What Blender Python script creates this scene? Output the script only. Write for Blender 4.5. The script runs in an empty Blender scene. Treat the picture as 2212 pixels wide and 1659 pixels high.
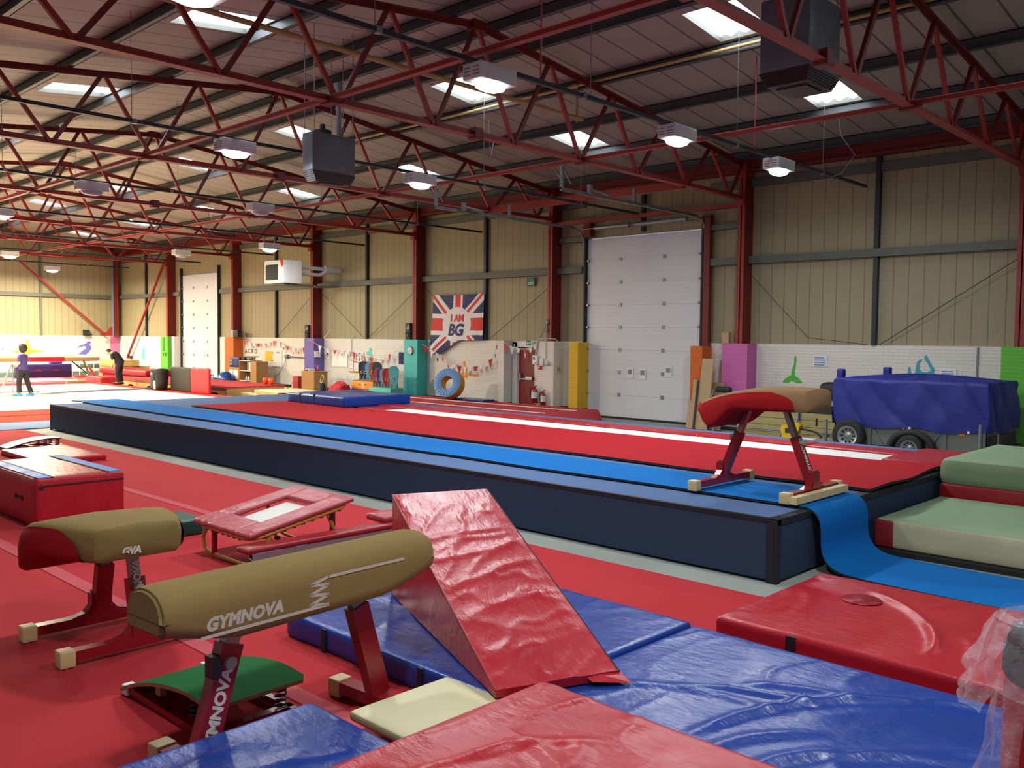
import bpy, math, random
from mathutils import Vector, Matrix, noise
SC = bpy.context.scene
COL = SC.collection
PI = math.pi
random.seed(7)

# ------------------------------------------------------------------ helpers
def V(*a): return Vector(a)

class MB:
    """collects geometry for ONE mesh object"""
    def __init__(s):
        s.v = []; s.f = []; s.m = []; s.s = []
    def add(s, vs, fs, mi=0, sm=False, M=None):
        b = len(s.v)
        s.v += [tuple(M @ Vector(p)) if M is not None else tuple(p) for p in vs]
        for f in fs:
            s.f.append([b + i for i in f]); s.m.append(mi); s.s.append(sm)
        return s
    def box(s, x0, x1, y0, y1, z0, z1, mi=0, M=None, bev=0.0):
        if bev > 0:
            return s.rbox(x0, x1, y0, y1, z0, z1, bev, mi, M)
        vs = [(x, y, z) for z in (z0, z1) for y in (y0, y1) for x in (x0, x1)]
        fs = [(0, 2, 3, 1), (4, 5, 7, 6), (0, 1, 5, 4), (2, 6, 7, 3), (0, 4, 6, 2), (1, 3, 7, 5)]
        return s.add(vs, fs, mi, False, M)
    def rbox(s, x0, x1, y0, y1, z0, z1, r, mi=0, M=None):
        return s.pad(x0, x1, y0, y1, z0, z1, r, (3, 3, 3), 0, 0, mi, M=M)
    def bar(s, p, q, w, h, mi=0, up=(0, 0, 1)):
        p = Vector(p); q = Vector(q); d = (q - p).normalized(); u = Vector(up)
        if abs(d.dot(u)) > .98: u = Vector((1, 0, 0))
        x = d.cross(u).normalized(); z = x.cross(d).normalized()
        vs = []
        for c in (p, q):
            for a, b in ((-1, -1), (1, -1), (1, 1), (-1, 1)):
                vs.append(c + x * a * w / 2 + z * b * h / 2)
        return s.add(vs, [(3, 2, 1, 0), (4, 5, 6, 7), (0, 1, 5, 4), (1, 2, 6, 5), (2, 3, 7, 6), (3, 0, 4, 7)], mi)
    def tube(s, pts, r, n=8, mi=0, sm=True, caps=True, closed=False):
        pts = [Vector(p) for p in pts]; L = len(pts)
        rs = r if isinstance(r, (list, tuple)) else [r] * L
        rings = []; prev = None
        for i, p in enumerate(pts):
            if closed: d = pts[(i + 1) % L] - pts[i - 1]
            else: d = pts[min(i + 1, L - 1)] - pts[max(i - 1, 0)]
            if d.length < 1e-9: d = Vector((0, 0, 1))
            d.normalize()
            if prev is None:
                u = Vector((0, 0, 1)) if abs(d.z) < .95 else Vector((1, 0, 0))
            else: u = prev
            x = d.cross(u)
            if x.length < 1e-6: x = d.cross(Vector((1, 0.3, 0)))
            x.normalize(); y = x.cross(d).normalized(); prev = y
            rings.append([p + (x * math.cos(t) + y * math.sin(t)) * rs[i] for t in [2 * PI * k / n for k in range(n)]])
        vs = [q for ring in rings for q in ring]; fs = []
        for i in range(L if closed else L - 1):
            j = (i + 1) % L
            for k in range(n):
                k2 = (k + 1) % n
                fs.append((i * n + k, j * n + k, j * n + k2, i * n + k2))
        s.add(vs, fs, mi, sm)
        if caps and not closed:
            s.add(rings[0], [tuple(range(n))], mi); s.add(rings[-1], [tuple(reversed(range(n)))], mi)
        return s
    def cyl(s, p, q, r, n=16, mi=0, r2=None):
        return s.tube([p, q], [r, r if r2 is None else r2], n, mi)
    def lathe(s, prof, n=24, mi=0, M=None, sm=True):
        vs = []; fs = []; k = len(prof)
        for i in range(n):
            t = 2 * PI * i / n
            for (r, z) in prof: vs.append((r * math.cos(t), r * math.sin(t), z))
        for i in range(n):
            j = (i + 1) % n
            for a in range(k - 1): fs.append((i * k + a, j * k + a, j * k + a + 1, i * k + a + 1))
        return s.add(vs, fs, mi, sm, M)
    def prism(s, pts, d, mi=0, M=None):
        """flat outline in local XZ, extruded along -Y by d (d=0 gives a sheet)"""
        n = len(pts); a = [(x, 0, z) for x, z in pts]
        ar = sum(pts[i][0] * pts[(i + 1) % n][1] - pts[(i + 1) % n][0] * pts[i][1] for i in range(n))
        if ar < 0: a = a[::-1]
        if d == 0: return s.add(a, [tuple(range(n))], mi, False, M)
        b = [(x, -d, z) for x, _, z in a]
        fs = [tuple(reversed(range(n))), tuple(range(n, 2 * n))] + [(i, (i + 1) % n, n + (i + 1) % n, n + i) for i in range(n)]
        return s.add(a + b, fs, mi, False, M)
    def grid(s, fn, nu, nv, mi=0, sm=True, M=None, mfn=None):
        vs = [fn(i / nu, j / nv) for j in range(nv + 1) for i in range(nu + 1)]
        b = len(s.v)
        s.v += [tuple(M @ Vector(p)) if M is not None else tuple(p) for p in vs]
        for j in range(nv):
            for i in range(nu):
                a = j * (nu + 1) + i
                s.f.append([b + a, b + a + 1, b + a + nu + 2, b + a + nu + 1])
                s.m.append(mfn((i + .5) / nu, (j + .5) / nv) if mfn else mi); s.s.append(sm)
        return s
    def pad(s, x0, x1, y0, y1, z0, z1, r, n, amp=0, seed=0, mi=0, mside=None, M=None, crease=None, freq=2.2, sag=0):
        """soft box: rounded edges, wrinkled skin"""
        C = Vector(((x0 + x1) / 2, (y0 + y1) / 2, (z0 + z1) / 2)); H = [(x1 - x0) / 2, (y1 - y0) / 2, (z1 - z0) / 2]
        r = min(r, H[0], H[1], H[2])
        def coords(h, k):
            c = [-h, -h + .3 * r, -h + r]
            if h - r > 1e-6: c += [-(h - r) + 2 * (h - r) * t / k for t in range(1, k)] + [h - r]
            return c + [h - .3 * r, h] if r > 0 else [-h + 2 * h * t / k for t in range(k + 1)]
        cs = [coords(H[i], n[i]) for i in range(3)]
        idx = {}; vs = []
        def wr(p):
            q = Vector((p.x * freq + seed * 7.3, p.y * freq + seed * 3.1, p.z * freq))
            a = noise.noise(q) * .6
            q2 = Vector((p.x * freq * 1.7 + .6 * noise.noise(q * .7) + seed, p.y * freq * .75 - p.x * freq * .5, seed * 1.7 + p.z))
            rd = (1 - abs(noise.noise(q2))) ** 9
            ms = max(0., noise.noise(q * .45 + Vector((9, 4, 2))) + .25)
            return a + 2.2 * rd * ms
        def vert(i, j, k):
            key = (i, j, k)
            if key in idx: return idx[key]
            p = Vector((cs[0][i], cs[1][j], cs[2][k]))
            if r > 0:
                c = Vector([max(-H[a] + r, min(H[a] - r, p[a])) for a in range(3)])
                d = p - c
                if d.length > 1e-9: nn = d.normalized(); p = c + nn * r
                else: nn = Vector((0, 0, 1))
            else: nn = Vector((0, 0, 1 if k else -1))
            if amp:
                e = min(1, (H[0] - abs(p.x)) / .12 + .25, (H[1] - abs(p.y)) / .12 + .25)
                if nn.z < -.5: e = 0
                w = wr(p) * amp * (e if nn.z > .5 else .6)
                if crease and nn.z > .5:
                    for (ax, ay, bx, by, h, wd) in crease:
                        A = Vector((ax, ay)); B = Vector((bx, by)); P = Vector((p.x + C.x, p.y + C.y)); D = B - A
                        t = max(0, min(1, (P - A).dot(D) / D.length_squared))
                        bow = .10 * D.length * math.sin(t * PI) * (1 if h > 0 else -1)
                        ds = (P - (A + D * t + Vector((-D.y, D.x)).normalized() * bow)).length
                        w += h * math.exp(-(ds / wd) ** 2) * math.sin(min(1, t * 4, (1 - t) * 4 + .15) * PI / 2)
                p = p + nn * w
            if sag and nn.z > .3:
                p.z -= sag * max(0, 1 - (p.x / H[0]) ** 2) * max(0, 1 - (p.y / H[1]) ** 2)
            idx[key] = len(vs); vs.append(tuple(p + C)); return idx[key]
        N = [len(c) - 1 for c in cs]; ft = []; fsd = []
        for i in range(N[0]):
            for j in range(N[1]):
                ft.append((vert(i, j, N[2]), vert(i + 1, j, N[2]), vert(i + 1, j + 1, N[2]), vert(i, j + 1, N[2])))
                fsd.append((vert(i, j, 0), vert(i, j + 1, 0), vert(i + 1, j + 1, 0), vert(i + 1, j, 0)))
        for i in range(N[0]):
            for k in range(N[2]):
                fsd.append((vert(i, 0, k), vert(i + 1, 0, k), vert(i + 1, 0, k + 1), vert(i, 0, k + 1)))
                fsd.append((vert(i, N[1], k), vert(i, N[1], k + 1), vert(i + 1, N[1], k + 1), vert(i + 1, N[1], k)))
        for j in range(N[1]):
            for k in range(N[2]):
                fsd.append((vert(0, j, k), vert(0, j, k + 1), vert(0, j + 1, k + 1), vert(0, j + 1, k)))
                fsd.append((vert(N[0], j, k), vert(N[0], j + 1, k), vert(N[0], j + 1, k + 1), vert(N[0], j, k + 1)))
        b = len(s.v)
        s.v += [tuple(M @ Vector(p)) if M is not None else p for p in vs]
        for L, mm in ((ft, mi), (fsd, mi if mside is None else mside)):
            for f in L: s.f.append([b + i for i in f]); s.m.append(mm); s.s.append(True)
        return s
    def text(s, body, size, M, mi=0, bold=0.0, shear=0.0, ext=0.0, align='LEFT', space=1.0, warp=None):
        cu = bpy.data.curves.new('t', 'FONT'); cu.body = body; cu.size = size; cu.offset = bold; cu.shear = shear
        cu.extrude = ext; cu.align_x = align; cu.space_character = space; cu.resolution_u = 3
        ob = bpy.data.objects.new('t', cu); me = bpy.data.meshes.new_from_object(ob)
        vs = [v.co.copy() for v in me.vertices]
        if warp: vs = [warp(v) for v in vs]; MM = None
        else: MM = M
        s.add(vs, [tuple(p.vertices) for p in me.polygons], mi, False, MM)
        bpy.data.objects.remove(ob); bpy.data.curves.remove(cu); bpy.data.meshes.remove(me)
        return s
    def build(s, name, mats, parent=None, world=False, loc=None, rot=None):
        me = bpy.data.meshes.new(name); me.from_pydata(s.v, [], s.f)
        if not isinstance(mats, (list, tuple)): mats = [mats]
        for m in mats: me.materials.append(m)
        me.polygons.foreach_set('material_index', s.m); me.polygons.foreach_set('use_smooth', s.s)
        me.update()
        o = bpy.data.objects.new(name, me); COL.objects.link(o)
        if parent is not None:
            o.parent = parent
            if world: o.location = -world_loc(parent)
        if loc is not None: o.location = loc
        if rot is not None: o.rotation_euler = rot
        return o

def world_loc(p):
    l = Vector((0, 0, 0))
    while p is not None: l += p.location; p = p.parent
    return l

def tag(o, label, cat, group=None, kind=None):
    o['label'] = label; o['category'] = cat
    if group: o['group'] = group
    if kind: o['kind'] = kind
    return o
def thing(name, label, cat, loc=(0, 0, 0), rz=0, group=None):
    o = bpy.data.objects.new(name, None); COL.objects.link(o)
    o.empty_display_size = .2; o.location = loc; o.rotation_euler = (0, 0, rz)
    return tag(o, label, cat, group)
def struct(o, label=None):
    o['kind'] = 'structure'
    if label: o['label'] = label
    return o
def dup(root, loc, rz=None, label=None, group=None):
    r = root.copy(); COL.objects.link(r); r.location = loc
    if rz is not None: r.rotation_euler = (0, 0, rz)
    if label: r['label'] = label
    if group: r['group'] = group
    for ch in list(root.children):
        c = ch.copy(); COL.objects.link(c); c.parent = r
        for g in list(ch.children):
            d = g.copy(); COL.objects.link(d); d.parent = c
    return r
def RZ(a): return Matrix.Rotation(a, 4, 'Z')
def TR(x, y, z): return Matrix.Translation((x, y, z))
# wall-facing text/outline frames: local XY -> world
def face_negY(x, y, z): return Matrix(((1, 0, 0, x), (0, 0, -1, y), (0, 1, 0, z), (0, 0, 0, 1)))
def face_posX(x, y, z): return Matrix(((0, 0, 1, x), (1, 0, 0, y), (0, 1, 0, z), (0, 0, 0, 1)))

# ------------------------------------------------------------------ materials
def srgb(h):
    if isinstance(h, str):
        h = h.lstrip('#'); c = [int(h[i:i + 2], 16) / 255 for i in (0, 2, 4)]
        return tuple(((x / 12.92) if x <= .04045 else ((x + .055) / 1.055) ** 2.4) for x in c)
    return h
class NT:
    def __init__(s, name):
        s.m = bpy.data.materials.new(name); s.m.use_nodes = True; s.t = s.m.node_tree
        s.b = s.t.nodes['Principled BSDF']; s.x = 0
    def n(s, typ, **kw):
        nd = s.t.nodes.new(typ)
        for k, v in kw.items():
            if k.startswith('i_'): nd.inputs[int(k[2:]) if k[2:].isdigit() else k[2:]].default_value = v
            else: setattr(nd, k, v)
        return nd
    def l(s, a, b): s.t.links.new(a, b)
    def set(s, **kw):
        for k, v in kw.items(): s.b.inputs[k].default_value = v
    def coord(s, scale=(1, 1, 1)):
        tc = s.n('ShaderNodeTexCoord'); mp = s.n('ShaderNodeMapping'); mp.inputs['Scale'].default_value = scale
        s.l(tc.outputs['Object'], mp.inputs['Vector']); return mp.outputs['Vector']
    def noise(s, scale, detail=3, rough=.5, vec=None, st=(1, 1, 1)):
        nd = s.n('ShaderNodeTexNoise'); nd.inputs['Scale'].default_value = scale; nd.inputs['Detail'].default_value = detail
        nd.inputs['Roughness'].default_value = rough; s.l(vec or s.coord(st), nd.inputs['Vector']); return nd.outputs['Fac']
    def mix(s, fac, a, b):
        nd = s.n('ShaderNodeMix', data_type='RGBA')
        for i, v in ((0, fac), (6, a), (7, b)):
            if hasattr(v, 'is_output'): s.l(v, nd.inputs[i])
            else: nd.inputs[i].default_value = (*v, 1) if isinstance(v, tuple) and len(v) == 3 else v
        return nd.outputs[2]
    def ramp(s, fac, a, b):
        nd = s.n('ShaderNodeMapRange'); nd.inputs['From Min'].default_value = a; nd.inputs['From Max'].default_value = b
        s.l(fac, nd.inputs['Value']); return nd.outputs['Result']
    def bump(s, h, strength=.3, dist=.01):
        nd = s.n('ShaderNodeBump'); nd.inputs['Strength'].default_value = strength; nd.inputs['Distance'].default_value = dist
        s.l(h, nd.inputs['Height'])
        cur = s.b.inputs['Normal']
        if cur.is_linked: s.l(cur.links[0].from_socket, nd.inputs['Normal'])
        s.l(nd.outputs['Normal'], cur); return s
    def math(s, op, a, b=None):
        nd = s.n('ShaderNodeMath', operation=op)
        for i, v in ((0, a), (1, b)):
            if v is None: continue
            if hasattr(v, 'is_output'): s.l(v, nd.inputs[i])
            else: nd.inputs[i].default_value = v
        return nd.outputs[0]

def plain(name, col, rough=.5, metal=0., var=.12, vs=6, bump=0, bs=60, emit=0, spec=.5):
    t = NT(name); c = srgb(col); d = tuple(x * (1 - var) for x in c)
    t.l(t.mix(t.noise(vs), d, tuple(min(1, x * (1 + var * .6)) for x in c)), t.b.inputs['Base Color'])
    t.set(Roughness=rough, Metallic=metal); t.b.inputs['Specular IOR Level'].default_value = spec
    if bump: t.bump(t.noise(bs), bump, .005)
    if emit:
        t.b.inputs['Emission Color'].default_value = (*c, 1); t.b.inputs['Emission Strength'].default_value = emit
    return t.m
def vinyl(name, col, rough=.3, var=.15, fine=.25, scale=7):
    """PVC mat skin: glossy, with soft puckers"""
    t = NT(name); c = srgb(col)
    t.l(t.mix(t.noise(2.5, 4), tuple(x * (1 - var) for x in c), tuple(min(1, x * (1 + var)) for x in c)), t.b.inputs['Base Color'])
    t.l(t.ramp(t.noise(3, 3), -.6, 1.6), t.b.inputs['Roughness'])
    r = t.n('ShaderNodeMapRange'); r.inputs['To Min'].default_value = rough * .7; r.inputs['To Max'].default_value = rough * 1.5
    t.l(t.noise(4, 4), r.inputs['Value']); t.l(r.outputs[0], t.b.inputs['Roughness'])
    t.b.inputs['Specular IOR Level'].default_value = .38
    t.bump(t.noise(scale, 5, .6, st=(1, 2.2, 1)), fine, .03)
    t.bump(t.noise(scale * 6, 3), fine * .35, .006)
    return t.m
def carpet(name, col, var=.12, scale=400, bump=.25, blot=1.2):
    t = NT(name); c = srgb(col)
    a = t.mix(t.noise(blot, 4), tuple(x * (1 - var) for x in c), tuple(min(1, x * (1 + var)) for x in c))
    b = t.mix(t.ramp(t.noise(scale, 2), .3, .7), (.82, .82, .82), (1.12, 1.12, 1.12))
    nd = t.n('ShaderNodeMix', data_type='RGBA', blend_type='MULTIPLY'); nd.inputs[0].default_value = .8
    t.l(a, nd.inputs[6]); t.l(b, nd.inputs[7]); t.l(nd.outputs[2], t.b.inputs['Base Color'])
    t.set(Roughness=.95); t.b.inputs['Specular IOR Level'].default_value = .15
    t.bump(t.noise(scale, 2), bump, .004); return t.m
def brick(name, col, mort=.86, bump=.5):
    t = NT(name); c = srgb(col)
    tc = t.n('ShaderNodeTexCoord'); sp = t.n('ShaderNodeSeparateXYZ'); t.l(tc.outputs['Object'], sp.inputs[0])
    cb = t.n('ShaderNodeCombineXYZ'); t.l(t.math('ADD', sp.outputs[0], sp.outputs[1]), cb.inputs[0]); t.l(sp.outputs[2], cb.inputs[1])
    bk = t.n('ShaderNodeTexBrick'); t.l(cb.outputs[0], bk.inputs['Vector'])
    for k, v in (('Scale', 1), ('Mortar Size', .007), ('Mortar Smooth', .4), ('Brick Width', .225), ('Row Height', .075)): bk.inputs[k].default_value = v
    bk.inputs['Color1'].default_value = (*c, 1); bk.inputs['Color2'].default_value = (*[x * .97 for x in c], 1)
    bk.inputs['Mortar'].default_value = (*[x * mort for x in c], 1)
    t.l(t.mix(t.math('MULTIPLY', t.ramp(t.noise(1.3, 5), .35, .9), .25), bk.outputs['Color'], tuple(x * .75 for x in c)), t.b.inputs['Base Color'])
    t.set(Roughness=.6); iv = t.math('SUBTRACT', 1.0, bk.outputs['Fac'])
    t.bump(t.noise(40, 3), .15, .01); t.bump(iv, bump, .012); return t.m
def ribbed(name, col, pitch, axis='xy', line=.55, wid=.035, rough=.55, blot=.12, ribs=0):
    """lining sheet with a dark joint every `pitch` metres"""
    t = NT(name); c = srgb(col)
    tc = t.n('ShaderNodeTexCoord'); sp = t.n('ShaderNodeSeparateXYZ'); t.l(tc.outputs['Object'], sp.inputs[0])
    u = t.math('ADD', sp.outputs[0], sp.outputs[1]) if axis == 'xy' else sp.outputs[0]
    fr = t.math('FRACT', t.math('DIVIDE', u, pitch)); d = t.math('ABSOLUTE', t.math('SUBTRACT', fr, .5))
    ln = t.math('LESS_THAN', d, wid)
    base = t.mix(t.noise(.7, 5, .6), tuple(x * (1 - blot) for x in c), tuple(min(1, x * (1 + blot)) for x in c))
    t.l(t.mix(t.math('MULTIPLY', ln, line), base, tuple(x * .25 for x in c)), t.b.inputs['Base Color'])
    t.set(Roughness=rough); t.bump(t.math('SUBTRACT', 1.0, ln), .5, .02)
    if ribs:
        t.bump(t.math('SINE', t.math('MULTIPLY', u, 2 * PI / ribs)), .25, .006)
    return t.m
def glow(name, col, strength):
    t = NT(name); c = srgb(col); t.l(t.mix(t.noise(3), c, tuple(x * .97 for x in c)), t.b.inputs['Base Color'])
    t.b.inputs['Emission Color'].default_value = (*c, 1); t.b.inputs['Emission Strength'].default_value = strength; return t.m
def wood(name, col, rough=.5, sc=(14, 2, 14)):
    t = NT(name); c = srgb(col)
    t.l(t.mix(t.ramp(t.noise(1.5, 6, .65, st=sc), .3, .75), tuple(x * .72 for x in c), tuple(min(1, x * 1.1) for x in c)), t.b.inputs['Base Color'])
    t.set(Roughness=rough); t.bump(t.noise(2, 5, st=sc), .15, .004); return t.m
M = {}
def mats():
    P = plain; W = vinyl; K = carpet
    M.update(
        conc=P('concrete', '#9aa199', .85, var=.3, vs=1.3, bump=.2, bs=30), clad=ribbed('wall_lining', '#968d6d', .33, 'xy', .62, .03, .6, .1),
        roof=ribbed('roof_lining', '#968d86', .66, 'x', .9, .03, .6, .1), brickw=brick('painted_brick_white', '#dedad0'),
        red_steel=P('red_oxide_steel', '#90291f', .5, var=.18, vs=4), red_steel_d=P('dark_red_steel', '#6c1b17', .5, var=.2, vs=4),
        galv=P('galvanised_purlin', '#4d5254', .5, .25, var=.25, vs=5), grey_rail=P('grey_wall_rail', '#60635b', .6, .2, var=.2),
        dgrey=P('dark_grey_metal', '#34383b', .5, .4), galvl=P('bright_galvanised', '#8d9294', .4, .7, var=.2),
        black=P('black_paint', '#17181a', .6), blackr=P('black_rubber', '#1b1c1d', .75, bump=.2), white=P('white_paint', '#e6e6e3', .45, var=.05),
        offw=P('white_enamel', '#cfd0d0', .4, var=.08), door=None, ochre=P('ochre_gas_pipe', '#b3975a', .5, var=.15),
        skirt=P('black_skirting', '#23211f', .6, var=.3), dskirt=P('dark_green_skirting', '#57665f', .6),
        navy=K('navy_carpet_lit_top', '#57709a', .06, 300, .15), navyd=K('navy_carpet_shaded_side', '#35435c', .08, 300, .15), blue=K('bright_blue_carpet', '#0a6cb8', .1, 300),
        navyb=P('black_trim_tape', '#16181d', .7), redc=K('red_carpet', '#b53238', .07, 350), redr=K('red_runway_carpet', '#ab1c28', .06, 350),
        redtape=K('faded_red_tape', '#c2585f', .06, 350), whitetrack=K('white_track', '#e2e4df', .03, 300, .08), whitefloor=K('cream_floor_carpet', '#efe7d3', .03, 300, .1),
        redf=K('orange_red_floor_border', '#d63a2c', .06, 300), bluef=K('slate_blue_carpet', '#6f84a5', .06, 300),
        vred=W('red_vinyl', '#ac1d2a', .3), vredd=W('dark_red_vinyl', '#8f1a24', .35), vblue=W('blue_vinyl', '#1b3d8f', .26), vblued=W('deep_blue_vinyl', '#15306f', .33),
        vpink=W('faded_red_vinyl', '#a8434b', .33, fine=.4), vpurple=W('purple_vinyl', '#2a2158', .45), vgreen=W('dark_green_vinyl', '#0f4238', .35, fine=.1),
        vlblue=W('light_blue_vinyl', '#5e93d0', .35), vsky=W('sky_blue_strip', '#3f83cf', .5, fine=.05), vyel=W('yellow_vinyl', '#d39a16', .4), vwhite=W('pale_blue_vinyl', '#b9c7df', .2, fine=.5),
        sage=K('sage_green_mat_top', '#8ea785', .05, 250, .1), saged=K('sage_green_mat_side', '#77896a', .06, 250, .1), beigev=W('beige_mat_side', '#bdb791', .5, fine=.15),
        cream=P('cream_mat', '#d6d0a6', .6, var=.06), creamd=P('cream_mat_side', '#b3ab7d', .6, var=.1), maroonp=P('maroon_corner', '#8c1d26', .5),
        tan=K('tan_leather', '#8a7447', .08, 180, .12), tand=K('tan_leather_dark', '#6d5a36', .08, 180, .12), tan3=K('brown_table_top', '#9a7a55', .06, 180, .1), vpanel=K('red_table_panel', '#9c1c20', .1, 160, .12),
        legred=P('maroon_enamel', '#8f1a22', .25, var=.08), steel=P('steel_tube', '#8f8d88', .3, .8, var=.1), pale=P('pale_plastic_foot', '#d2bb86', .5, var=.08), logo=P('white_lettering', '#d8d2c2', .6, var=.05),
        logog=P('grey_lettering', '#c4bdab', .6, var=.06), knob=P('grey_knob', '#a39c8e', .45), yellowt=P('yellow_tube', '#c8963a', .35, var=.1), mesh=P('white_tramp_bed', '#d8d9d0', .8, var=.05, bump=.2, bs=200),
        alu=P('aluminium_rail', '#8b8e98', .4, .2), sgreen=K('green_board_carpet', '#1f6230', .1, 260, .3), ply=wood('plywood_edge', '#8a6a4a'), plyl=wood('light_plywood', '#c79c5e', .5),
        woodl=wood('pale_timber', '#b99a73'), woodp=wood('pine_timber', '#a99a66', .7, (2, 14, 14)), beech=wood('beech_cabinet', '#b5834a', .45), fir=P('raw_pine_block', '#d9c592', .6, var=.1),
        pink=brick('painted_brick_pink', '#c765a6'), orange=brick('painted_brick_orange', '#d2661c'), green=brick('painted_brick_green', '#62b83a'), teal=brick('painted_brick_teal', '#45bdb6'),
        purple=brick('painted_brick_purple', '#6e64b2'), yellow=brick('painted_brick_yellow', '#d8ae1a'), tealb=P('teal_box', '#44b8a6', .5), orangeb=P('orange_box', '#e08a1c', .5),
        mpink=P('pink_paint', '#d5729f', .6), mgreen=P('green_mural_paint', '#4fb03c', .6), mteal=P('teal_mural_paint', '#6cc3bd', .6), mteald=P('deep_teal_mural_paint', '#3f9fae', .6), morange=P('orange_mural_paint', '#e38a2b', .6), mpurple=P('purple_mural_paint', '#6a60b8', .6), mamber=P('amber_mural_paint', '#f0a428', .6), mblue=P('grey_blue_mural_paint', '#6f78a8', .6),
        paper=P('paper', '#dedfe0', .8, var=.03), ink=P('grey_ink', '#8a8d92', .8), blueink=P('blue_ink', '#7f97c0', .8), cork=P('cork_board', '#a9743c', .8, var=.2, vs=40), board=P('white_board', '#eef0ec', .3, var=.02),
        vpinkc=K('faded_red_carpet', '#c0484a', .07, 300), dolive=W('dark_olive_vinyl', '#2a2a24', .5), vred2=W('bright_red_vinyl', '#c22a35', .4), vpinkw=wood('pinkish_board', '#a98474'),
        doorred=P('fire_door_red', '#83191c', .45),
        fred=P('flag_red', '#c8352c', .7), fblue=P('flag_navy', '#2a2e5c', .7), fwhite=P('flag_white', '#d9d7d6', .7, var=.05), sgn=P('exit_green', '#0f6b4c', .5), sgl=P('exit_sign_light', '#cfe8d2', .5), dsgn=P('fire_exit_dull_green', '#0d5a4a', .5),
        ext=P('extinguisher_red', '#b5221f', .3), mred=P('matt_red', '#a8231f', .6), grey=P('mid_grey', '#7d8085', .5), greyh=P('grey_heater_enamel', '#646a70', .45, .2, var=.1), lred=P('dark_louvre', '#3a2226', .5), tarp=W('blue_tarpaulin', '#20287a', .55, fine=.3, scale=4),
        tin=P('trailer_steel', '#70736f', .5, .5, var=.25), bluepl=P('blue_plastic', '#1d2f66', .4), bluebg=P('gym_ball_blue', '#16489a', .25), orangec=P('neon_orange', '#ff5a1f', .5), redcl=P('red_cloth', '#b8262a', .8, var=.2, bump=.4, bs=20),
        skin=P('skin', '#d19a7c', .5, var=.06), hair=P('dark_hair', '#2a1c14', .7, var=.3, vs=60, bump=.5, bs=80), purplec=P('purple_shirt', '#3a2a6a', .85, var=.12), blackc=P('black_trousers', '#17161b', .9), tealc=P('blue_shoe_cover', '#2f8fc0', .6), navyc=P('black_tshirt', '#1b1a24', .9), navyt=P('dark_trousers', '#26242e', .9),
        rim=P('wheel_rim', '#9a9c9a', .35, .7), tyre=P('tyre', '#1c1c1c', .8, bump=.3), amber=P('amber_reflector', '#c2701c', .3), yellowh=P('yellow_plastic', '#dcb21c', .4), pinkb=P('pink_bottle', '#d0447c', .3), purpb=P('purple_bottle', '#54308c', .3), clockf=P('clock_face', '#d8dad8', .4), rope=P('rope', '#c9b183', .9),
        )
    t = NT('roller_door_white'); c = srgb('#d6d9de')
    tc = t.n('ShaderNodeTexCoord'); sp = t.n('ShaderNodeSeparateXYZ'); t.l(tc.outputs['Object'], sp.inputs[0])
    fr = t.math('FRACT', t.math('DIVIDE', sp.outputs[2], .104)); ln = t.math('LESS_THAN', fr, .09)
    t.l(t.mix(t.math('MULTIPLY', ln, .12), t.mix(t.noise(.9, 4), tuple(x * .9 for x in c), c), tuple(x * .5 for x in c)), t.b.inputs['Base Color']); t.set(Roughness=.4)
    t.bump(t.math('SUBTRACT', 1.0, ln), .3, .006); M['door'] = t.m
    t = NT('skylight_sheet'); t.l(t.mix(t.noise(2), (.85, .9, 1), (1, 1, 1)), t.b.inputs['Base Color'])
    t.b.inputs['Emission Color'].default_value = (.86, .92, 1, 1); t.b.inputs['Emission Strength'].default_value = SKY_E; t.set(Roughness=.5); M['sky'] = t.m
    M['lens'] = glow('lit_lamp_lens', '#ffffff', LENS_E); M['lensw'] = glow('warm_lit_lamp_lens', '#fff3dc', LENS_E)
    M['lensoff'] = plain('unlit_lamp_lens', '#b9bac0', .3)
    t = NT('clear_polythene'); t.set(Roughness=.18); t.b.inputs['Base Color'].default_value = (.86, .86, .95, 1); t.set(Metallic=0.)
    tb = t.n('ShaderNodeBsdfTransparent'); mx = t.n('ShaderNodeMixShader'); ou = t.t.nodes['Material Output']
    t.l(t.ramp(t.noise(6, 4, .7, st=(1, 1, .5)), .0, 3.6), mx.inputs[0]); t.l(tb.outputs[0], mx.inputs[1]); t.l(t.b.outputs[0], mx.inputs[2]); t.l(mx.outputs[0], ou.inputs[0])
    t.bump(t.noise(9, 4, .6), .6, .05); M['poly'] = t.m
SKY_E = 9.0; LENS_E = 14.0; LP = 140; LPW = 1250; LPC = 1.0
mats()
# ------------------------------------------------------------------ the hall
WY = 20.42            # inner face of the long wall
EX = -49.24           # inner face of the end wall
BT = 2.19             # top of the brickwork
KX = [-5.09, -11.38, -17.70, -23.94, -30.22, -36.46, -42.80]   # column lines
def roofz(y): return 7.94 - .1143 * abs(y - 10.9) if y > -3 else 7.94 - .1143 * 13.9

b = MB().box(EX - .3, 6, -6, WY + .3, -.2, 0); struct(b.build('floor', M['conc']), 'bare grey concrete floor under the mats')
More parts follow.
